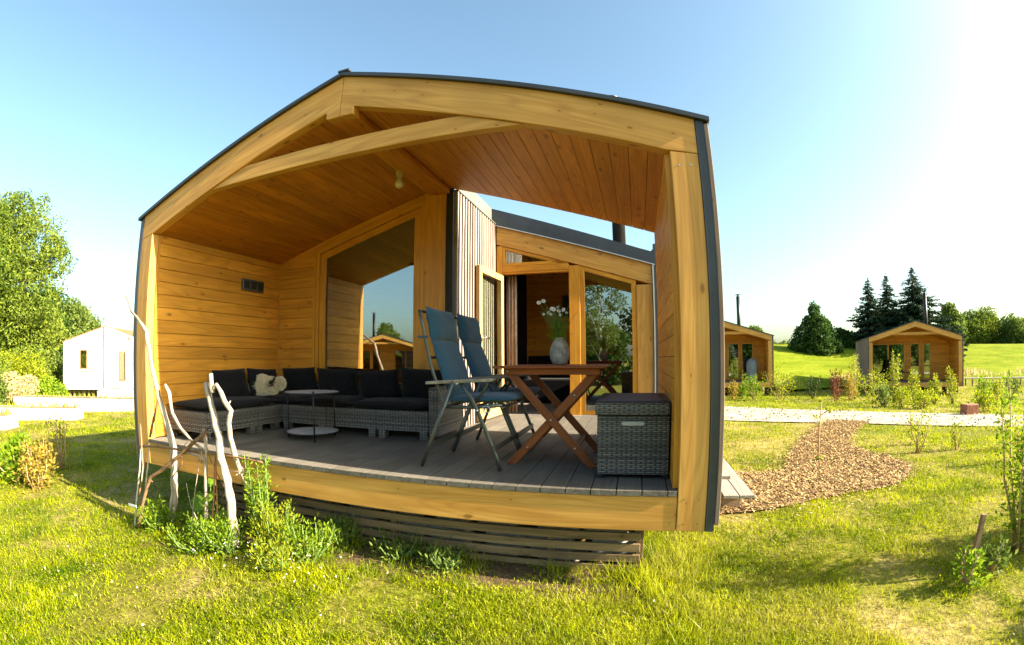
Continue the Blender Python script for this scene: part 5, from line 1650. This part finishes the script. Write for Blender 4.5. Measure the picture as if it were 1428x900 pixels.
# bushy bank under the willow
for i, (az, d, h, w, m) in enumerate([(-78, 26, 2.6, 4.2, 'willow'), (-73.6, 27, 2.5, 4.0, 'yshrub'), (-70.6, 29, 2.7, 3.6, 'willow'), (-68.4, 33, 2.6, 3.4, 'mleaf'), (-75.5, 22.5, 1.3, 2.6, 'mleaf'), (-72.2, 23.5, 1.2, 2.4, 'dryleaf'), (-69.6, 25.0, 1.1, 2.2, 'weed')]):
    b_ = pol(az, d)
    lbl = ['broad pale bush low at the left edge under the willow', 'yellow-green bush under the willow, left of the white cabin', 'grey-green bush close to the white cabin wall', 'mid green bush touching the left corner of the white cabin', 'low dark green thicket before the bushes at the left edge', 'clump of straw coloured tall grass before the bushes', 'low fresh green clump left of the white cabin'][i]
    cl = auto_clumps(w * .42, w * .42, h * .18, h * .78, 9, w * .22, 40 + i, .4)
    tree('bush', lbl, b_, h, cl, 7000, .13, M[m], .05, limbs=6, seed=40 + i, elong=2.2)

b_ = pol(21.4, 43)
cl = [(0, 0, 5.6, .5, .5, .8), (-.2, 0, 4.8, .9, .9, .8), (.5, 0, 4.6, .9, .9, .7), (-.9, 0, 3.9, 1.0, 1.0, .8), (.9, .2, 3.8, 1.0, 1.0, .8), (0, -.4, 3.6, 1.2, 1.2, 1.0), (-1.3, 0, 2.8, 1.1, 1.1, .9), (1.3, 0, 2.7, 1.1, 1.1, .9), (0, -.5, 2.4, 1.4, 1.4, 1.1), (-1.2, .2, 1.6, 1.1, 1.1, .7), (1.2, 0, 1.6, 1.1, 1.1, .7), (.1, -.3, 1.3, 1.3, 1.2, .7), (-1.7, 0, 2.1, .7, .7, .6), (1.8, 0, 2.2, .7, .7, .6)]
tree('broadleaf_tree', 'dense dark green pointed tree standing alone left of the spruces', b_, 6.4, cl, 22000, .2, M['dleaf'], .2, seed=21)
for i, (az, d, h, w, m, lbl) in enumerate([(24.6, 47, 4.6, 3.2, 'dleaf', 'dark tree between the pointed tree and the spruces'), (26.2, 49, 4.2, 3.0, 'spruce', 'lowest dark tree tucked behind the left corner of the right cabin'), (14.6, 60, 5.8, 4.0, 'mleaf', 'tree behind the black flue of the half hidden cabin'), (16.0, 70, 3.6, 4.5, 'mleaf', 'pale rounded tree on the horizon just right of the half hidden cabin'), (18.0, 72, 3.4, 5.0, 'mleaf', 'low tree on the horizon left of the pointed tree'), (12.6, 58, 4.6, 3.0, 'mleaf', 'small tree above the roof of the half hidden cabin'),
        (36.9, 75, 9.6, 4.6, 'mleaf', 'tall loose-crowned tree just right of the right cabin flue'), (39.2, 84, 8.6, 7.5, 'willow', 'broad rounded pale willow behind the dyke'), (41.4, 86, 8.6, 7.0, 'willow', 'second rounded willow behind the dyke, right of the broad one'), (43.3, 84, 7.2, 6.5, 'mleaf', 'rounded green tree behind the dyke near the right edge'), (45.2, 88, 7.0, 6.5, 'mleaf', 'tree behind the dyke at the right edge of the view'), (47.6, 86, 7.4, 7.0, 'willow', 'tree behind the dyke beyond the right edge')]):
    b_ = pol(az, d)
    k = 13
    cl = auto_clumps(w * .36, w * .36, h * .22, h * .84, k, w * .26, 60 + i, .5)
    tree('broadleaf_tree', lbl, b_, h, cl, 11000, .2 + d * .0016, M[m], .2, seed=60 + i, group='trees on the horizon')
n = 26000
az = rng.uniform(-56, 8, n)
hh = 5.2 + 2.4 * vnoise(az, az * 0, 4.0, 51) + 1.2 * vnoise(az, az * 0, 1.3, 52)
dist = 72 + rng.normal(0, 2.5, n)
x = 4.5465 + dist * np.sin(np.radians(az)); y = -2.712 + dist * np.cos(np.radians(az))
P = np.stack([x, y, gz(x, y) + hh * rng.random(n) ** .6], 1)
D = rdirs(n)
tag(cards('far_wood', P, D, .5, rng.uniform(.5, 1.1, n), unit(np.cross(D, rdirs(n))), M['mleaf']), 'far wood beyond the meadow behind the big cabin', None, kind='stuff')
spruce(pol(27.7, 48), 9.0, 4.4, 'left and lowest of the three dark spruces', 71)
spruce(pol(29.8, 50), 9.6, 3.8, 'middle spruce of the three, slender and dark', 72)
spruce(pol(32.8, 48), 9.7, 5.6, 'right and broadest of the three dark spruces', 73, .24)

# ---- shrubs beyond the road
SH = [(9.6, 19.2, 1.15, 1.1, 'yshrub', 'bushy yellow-green shrub at the left foot of the half hidden cabin'),
      (11.6, 20.0, .75, .6, 'oleaf', 'small brownish shrub in front of the half hidden cabin'),
      (14.2, 19.6, 1.1, 1.1, 'weed', 'green bushy shrub in front of the covered grill'),
      (17.2, 19.2, 1.5, 1.5, 'yshrub', 'large loose yellow-green shrub right of the half hidden cabin'),
      (21.0, 21.2, 1.1, .9, 'dleaf', 'small dark shrub left of the red one'),
      (23.7, 19.4, 1.25, .62, 'rleaf', 'narrow dark red shrub beyond the road'),
      (25.4, 20.2, 1.25, 1.1, 'oleaf', 'orange tinged rounded shrub right of the red one'),
      (25.9, 21.6, 2.0, .7, 'yshrub', 'thin tall pale shrub behind the orange tinged one'),
      (28.1, 17.4, 1.2, 1.3, 'yshrub', 'wide bright yellow-green shrub at the left corner of the right cabin'),
      (29.3, 16.0, .7, .9, 'mleaf', 'low darker green shrub in front of the wide bright one'),
      (30.4, 19.0, 1.95, .75, 'yshrub', 'tallest pale shrub in front of the right cabin windows'),
      (32.6, 19.4, 1.3, .7, 'yshrub', 'conical bright shrub before the middle of the right cabin'),
      (34.9, 18.6, 1.1, .6, 'yshrub', 'small bright shrub before the right cabin door'),
      (37.0, 19.2, 1.25, .8, 'yshrub', 'bright shrub before the right post of the right cabin'),
      (40.2, 18.0, 1.0, 1.0, 'weed', 'green leafy shrub right of the brown box'),
      (41.6, 19.0, 1.0, .9, 'yshrub', 'pale low shrub near the dark hedge shadow'),
      (43.4, 24.0, 1.0, 1.5, 'dleaf', 'dark rounded shrub near the right edge beyond the road'),
      (12.8, 21.0, .8, .8, 'weed', 'low green shrub between the brownish one and the grill'),
      (33.6, 15.8, .55, 1.1, 'yshrub', 'low yellow weedy clump at the road edge'),
      (31.3, 16.4, .6, 1.2, 'yshrub', 'low bright clump at the road edge below the tallest shrub'),
      (40.6, 15.2, .5, 1.3, 'yshrub', 'low weedy clump at the road edge right of the brown box')]
for i, (az, d, h, w, m, lbl) in enumerate(SH):
    shrub('shrub', lbl, pol(az, d), h, w * .8, M[m], 750, .075, 100 + i, 'shrubs between the road and the far cabins', stems=8)

# brown box by the road and fence rail
bx, by = pol(38.85, 13.9)
mb = MB(); mb.obox((bx, by, gzf(bx, by) + .13), (1, 0, 0), (0, 1, 0), (0, 0, 1), .42, .3, .28)
tag(own_origin(mb.build('brown_box', M['brownbox'], bevel=.015)), 'small rusty brown box at the far edge of the gravel road', 'box')
fn = thing('rail_fence', (*pol(41, 36), -1.25), 'low wooden rail fence along the foot of the dyke at the right', 'fence')
for k in range(14):
    x_, y_ = pol(37.6 + k * .75, 34.5 + k * .15)
    mb = MB(); mb.tube([(x_, y_, -1.3), (x_, y_, -.72)], .05, 6); mb.build('fence_post', M['trunk'], fn)
mb = MB()
a_ = pol(37.6, 34.5); b2 = pol(47.35, 36.45)
mb.tube([(a_[0], a_[1], -.78), (b2[0], b2[1], -.78)], .05, 6)
mb.build('fence_rail', M['bedwood'], fn)

# ---- near plants
sp = thing('young_tree', (7.08, 3.56, -.65), 'thin leafless young tree stem rising from the wood chips', 'tree')
mb = MB(); mb.tube([(7.08, 3.56, -.66), (7.075, 3.56, -.2), (7.10, 3.57, .18)], [.012, .010, .005], 6)
mb.tube([(7.09, 3.565, -.02), (7.20, 3.58, .05), (7.27, 3.6, .04)], [.006, .004, .002], 5)
mb.tube([(7.08, 3.56, -.1), (6.98, 3.55, -.03)], [.006, .002], 5)
mb.build('stem', M['tanstem'], sp, smooth=True)
P = np.array([[7.2, 3.58, .04], [7.25, 3.6, .04], [7.0, 3.55, -.04], [7.1, 3.57, .16], [7.04, 3.55, -.6], [7.1, 3.5, -.58]]).repeat(6, 0)
D = rdirs(len(P)); cards('leaves', P, D, .03, .06, unit(np.cross(D, rdirs(len(P)))), M['yshrub'], sp)
shrub('leafy_shrub', 'tall narrow leafy shrub at the right edge of the lawn', (7.50, .16), 1.40, .55, M['weed'], 3000, .042, 201, None, stems=11, elong=2.4, narrow=.6)
shrub('leafy_shrub', 'small low leafy plant beside the wooden stake on the lawn', (6.72, -.24), .26, .28, M['weed'], 320, .04, 202, None, stems=6, elong=2)
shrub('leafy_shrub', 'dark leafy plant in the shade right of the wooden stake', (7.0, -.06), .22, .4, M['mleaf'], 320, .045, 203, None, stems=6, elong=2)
shrub('leafy_shrub', 'large shrub beyond the lower right corner throwing shade on the lawn', (8.5, -.85), .85, .9, M['weed'], 6500, .055, 204, None, stems=12)
shrub('leafy_shrub', 'shrub outside the right edge near the camera', (9.1, .10), 1.35, .7, M['weed'], 7000, .06, 205, None, stems=9)
mb = MB(); mb.obox((6.885, -.05, -.46), (0.10, 0, 1), (1, 0, -.10), (0, 1, 0), .42, .035, .025)
tag(own_origin(mb.build('wooden_stake', M['skirt'])), 'short leaning wooden stake in the lawn at the lower right', 'stake')
for i, (q, h, w, lbl) in enumerate([((8.82, 3.8), .62, .35, 'thin pale seedling on a bare patch behind the mulch path'), ((9.55, 3.75), .5, .4, 'faint leafy seedling right of the bare patch'), ((9.2, 4.4), .6, .3, 'wispy seedling behind the bare patch near the road'), ((10.4, 3.5), .5, .35, 'small seedling farther right on the lawn'), ((9.9, 2.7), .75, .3, 'slender seedling left of the tall narrow shrub')]):
    shrub('seedling', lbl, q, h, w, M['yshrub'], 150, .05, 300 + i, 'seedlings on the right lawn', stems=4)

# left border plants
shrub('garden_plant', 'bright green leafy plant at the left edge', (-2.75, -.55), .62, .75, M['weed'], 1500, .07, 211, 'border plants on the left', stems=12)
shrub('garden_plant', 'reddish orange bushy plant right of the green one', (-2.15, -.42), .62, .62, M['oleaf'], 1300, .055, 212, 'border plants on the left', stems=12)
shrub('garden_plant', 'tall thin brownish seed plant behind the orange one', (-3.1, .35), .95, .5, M['oleaf'], 350, .04, 213, 'border plants on the left', stems=9)
shrub('garden_plant', 'low yellow-green plant under the left edge', (-3.1, -1.0), .4, .9, M['yshrub'], 1100, .06, 214, 'border plants on the left', stems=10)

# weeds at the trellis
WD = [((1.88, -.12), .74, .26, 'weed', 800, .055, 'tall goldenrod-like weed at the foot of the trellis'),
      ((2.1, -.22), .38, .42, 'yshrub', 900, .05, 'yellow-green weed clump right of the trellis'),
      ((1.72, -.34), .28, .5, 'weed', 800, .05, 'low leafy weed at the foot of the pale branches'),
      ((2.42, -.22), .30, .45, 'weed', 600, .05, 'weed clump with small white flowers'),
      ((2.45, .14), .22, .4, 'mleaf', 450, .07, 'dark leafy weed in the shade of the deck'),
      ((.55, -.18), .30, .4, 'weed', 600, .06, 'grassy weed between the thin canes'),
      ((2.32, -.40), .22, .5, 'yshrub', 700, .045, 'low spreading weed in front of the yellow-green clump'),
      ((1.45, -.42), .25, .5, 'weed', 600, .045, 'low spreading weed in front of the hanging canes'),
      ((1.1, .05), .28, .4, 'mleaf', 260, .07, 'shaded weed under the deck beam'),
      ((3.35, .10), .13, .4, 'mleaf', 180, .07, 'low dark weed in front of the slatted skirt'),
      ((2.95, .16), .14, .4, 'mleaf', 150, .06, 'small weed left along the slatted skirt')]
for i, (q, h, w, m, n_, lf, lbl) in enumerate(WD):
    shrub('weed', lbl, q, h, w, M[m], int(n_ * 2.2), lf * .62, 400 + i, 'weeds along the front of the deck', stems=13, up=.9, elong=3.0, cat='weed', stem_mat=M['greenstem'])
# broad squash-like leaves
sq = thing('squash_plant', (1.25, -.12, gzf(1.25, -.12)), 'broad round-leaved plant climbing between the pale branches', 'plant')
mb = MB(); mbl = MB()
rr = random.Random(4)
for k, (dx_, dy_, z, r) in enumerate([(-.02, -.1, .36, .085), (.09, -.06, .42, .06), (-.1, .02, .25, .07), (.12, .03, .22, .07), (.0, .05, .50, .045), (.06, -.12, .16, .08), (-.12, -.1, .12, .07)]):
    c = Vector((1.25 + dx_, -.12 + dy_, sq.location.z + z))
    mb.tube([(1.25, -.12, sq.location.z), (1.25 + dx_ * .4, -.12 + dy_ * .4, sq.location.z + z * .7), c], .004, 5)
    nrm = Vector((rr.uniform(-.1, .7), rr.uniform(-1, -.3), rr.uniform(.3, 1))).normalized()
    e1 = nrm.cross(Vector((0, 0, 1))).normalized(); e2 = nrm.cross(e1)
    ring = [c + (e1 * math.cos(a) + e2 * math.sin(a)) * r * (1 + .16 * math.cos(5 * a)) - nrm * .012 for a in np.linspace(0, 2 * math.pi, 21)[:-1]]
    mbl.add([c] + ring, [(0, i + 1, (i + 1) % 20 + 1) for i in range(20)], None, rr.random())
mb.build('stems', M['greenstem'], sq); mbl.build('leaves', M['bleaf'], sq)

# ---- grass
def grass():
    n = 760000
    u = rng.random(n)
    rmin, rmax = 1.0, 42.0
    # radial pdf falling with distance
    p = -0.15
    r = (rmin ** p + u * (rmax ** p - rmin ** p)) ** (1 / p)
    az = np.where(rng.random(n) < .93, rng.uniform(-88, 56, n), rng.uniform(56, 272, n))
    x = 4.5465 + r * np.sin(np.radians(az)); y = -2.712 + r * np.cos(np.radians(az))
    bare = vnoise(x, y, .62, 5) * .62 + vnoise(x, y, .16, 6) * .30 + vnoise(x, y, 2.2, 7) * .28
    keep = rng.random(n) < np.clip(4.4 - bare * 5.6, .12, 1)
    jx = (vnoise(x, y, .3, 41) - .5) * .5 + rng.normal(0, .05, n)
    keep &= ~inpoly(x + jx * .6, y + jx * .6, MULCH) & ~inpoly(x, y + jx * 1.6, ROADPOLY)
    keep &= ~((x > .9) & (x < 4.6) & (y > .28) & (y < 8.3)) & ~((x > -.05) & (x < 5.1) & (y > 1.2) & (y < 8.4))
    strip = (y > -.16 + .25 * (vnoise(x, y, .3, 31) - .5)) & (y < .3) & (x > 2.6) & (x < 4.3 + .5 * vnoise(x, y, .2, 33))
    keep &= ~(strip & (rng.random(n) < .66))
    keep &= ~((x > 5.0) & (x < 5.65) & (y > 1.3) & (y < 3.1))
    x, y, r, az = x[keep], y[keep], r[keep], az[keep]
    n = len(x)
    tuft = vnoise(x, y, .35, 9)
    tall = vnoise(x, y, 1.3, 10)
    h = (.016 + .028 * rng.random(n)) * (.6 + .9 * tuft) * (.75 + .6 * tall)
    big = rng.random(n) < .012
    h = np.where(big, h * 2.4, h)
    # long grass round the trellis and at the cabin's corner
    lg = np.exp(-((x - 1.4) ** 2 / 1.2 + (y + .05) ** 2 / .18)) + .8 * np.exp(-((x - 4.75) ** 2 / .12 + (y - .3) ** 2 / .3)) + .7 * np.exp(-((x - 3.2) ** 2 / .8 + (y - .25) ** 2 / .02))
    h = h * (1 + 3.6 * lg * rng.random(n)) * (1 + r * .05)
    w = (.0018 + .0010 * r) * rng.uniform(.7, 1.3, n)
    a = rng.uniform(0, 2 * np.pi, n)
    lean = rng.normal(0, .55, (n, 2))
    D = unit(np.stack([lean[:, 0], lean[:, 1], np.ones(n)], 1))
    S = np.stack([np.cos(a), np.sin(a), np.zeros(n)], 1)
    P = np.stack([x, y, gz(x, y) - .003], 1)
    rn = np.clip(-.15 + .75 * vnoise(x, y, .42, 12) + .5 * vnoise(x, y, .13, 13) + rng.normal(0, .15, n), 0, 1)
    tag(cards('lawn_grass', P, D, w, h, S, M['grass'], None, rn), 'short sunlit lawn grass with thin and dry patches', None, kind='stuff')
    # broad little leaves of clover and plantain close to the soil
    m2 = (r < 9) & (rng.random(n) < .45)
    q = m2.sum()
    Pc = P[m2] + np.stack([rng.normal(0, .01, q), rng.normal(0, .01, q), rng.uniform(.004, .03, q) * (.6 + tuft[m2])], 1)
    Dc = unit(np.stack([rng.normal(0, 1, q), rng.normal(0, 1, q), rng.uniform(-.1, .9, q)], 1))
    lc = rng.uniform(.005, .014, q) * (1 + r[m2] * .08)
    tag(cards('clover_leaves', Pc, Dc, lc * .65, lc, unit(np.cross(Dc, rdirs(q))), M['grass'], None, np.clip(rng.normal(.5, .3, q), 0, 1)), 'small clover and weed leaves low in the lawn', None, kind='stuff')
    # dry blades and thatch
    k = rng.random(n) < .10
    a2 = rng.uniform(0, 2 * np.pi, k.sum())
    D2_ = unit(np.stack([np.cos(a2), np.sin(a2), rng.uniform(.05, .8, k.sum())], 1))
    S2 = np.stack([-np.sin(a2), np.cos(a2), np.zeros(k.sum())], 1)
    P2 = P[k] + np.array([.01, .008, .006])
    tag(cards('dry_thatch', P2, D2_, w[k] * .8, h[k] * 1.1, S2, M['dryleaf'], None), 'dry straw coloured blades among the lawn', None, kind='stuff')
    # clover flowers
    m = 110
    xx = np.concatenate([rng.normal(2.15, .35, 90), rng.uniform(0, 8, 20)]); yy = np.concatenate([rng.normal(-.38, .17, 90), rng.uniform(-1.6, .1, 20)])
    P3 = np.stack([xx, yy, gz(xx, yy) + rng.uniform(.04, .17, m)], 1).repeat(7, 0)
    D3 = unit(rdirs(len(P3)) + np.array([0, 0, .5]))
    tag(cards('clover_flowers', P3, D3, .006, .008, unit(np.cross(D3, rdirs(len(P3)))), M['petal'], None), 'tiny white clover flowers scattered in the grass', None, kind='stuff')
grass()

# ---- behind the camera: what the window panes mirror
x_, y_ = -11.6, -20.8
bg3 = bg_cabin('wooden_cabin', (x_, y_, -1.15), R(180 - 24), 'larch cabin seen only mirrored in the porch window', 'b', chim=(1.0, 3, 4.7))
b_ = (2.6, -17.5)
tree('birch_tree', 'loose birch behind the photographer, mirrored in the right pane', b_, 8.5, auto_clumps(1.5, 1.5, 2.4, 8.0, 16, .62, 81, .5), 9000, .11, M['mleaf'], .07, M['birch'], limbs=12, seed=81, droop=.5)
for i, (p_, h, w) in enumerate([((-3, -27), 6.5, 6.5), ((6.5, -29), 7.5, 7), ((1.5, -25), 5.0, 6), ((-25.4, -45.8), 7.4, 4.4), ((-6, -44), 6.0, 6), ((9, -42), 6.4, 7), ((0, -40), 5.2, 7), ((18, -44), 6.4, 8), ((-42, -44), 5.0, 7)]):  # first three are added out of view to darken the right pane's reflection
    tree('broadleaf_tree', ['dark tree added behind the birch to darken the pane, left of it', 'tall dark tree added behind the birch to darken the pane, right of it', 'low dark tree added straight behind the birch to darken the pane', 'tree behind the mirrored cabin', 'tree far behind the photographer, left', 'tree far behind the photographer, right', 'tree far behind the photographer, middle', 'tree far behind the photographer, far right', 'tree far behind the photographer, far left'][i], p_, h, auto_clumps(w * .4, w * .4, h * .2, h * .8, 10, w * .25, 90 + i, .5), 9000 if i < 3 else 5000, .3, M['dleaf'] if i < 3 else M['mleaf'], .2, seed=90 + i)
print('objects', len(bpy.data.objects))
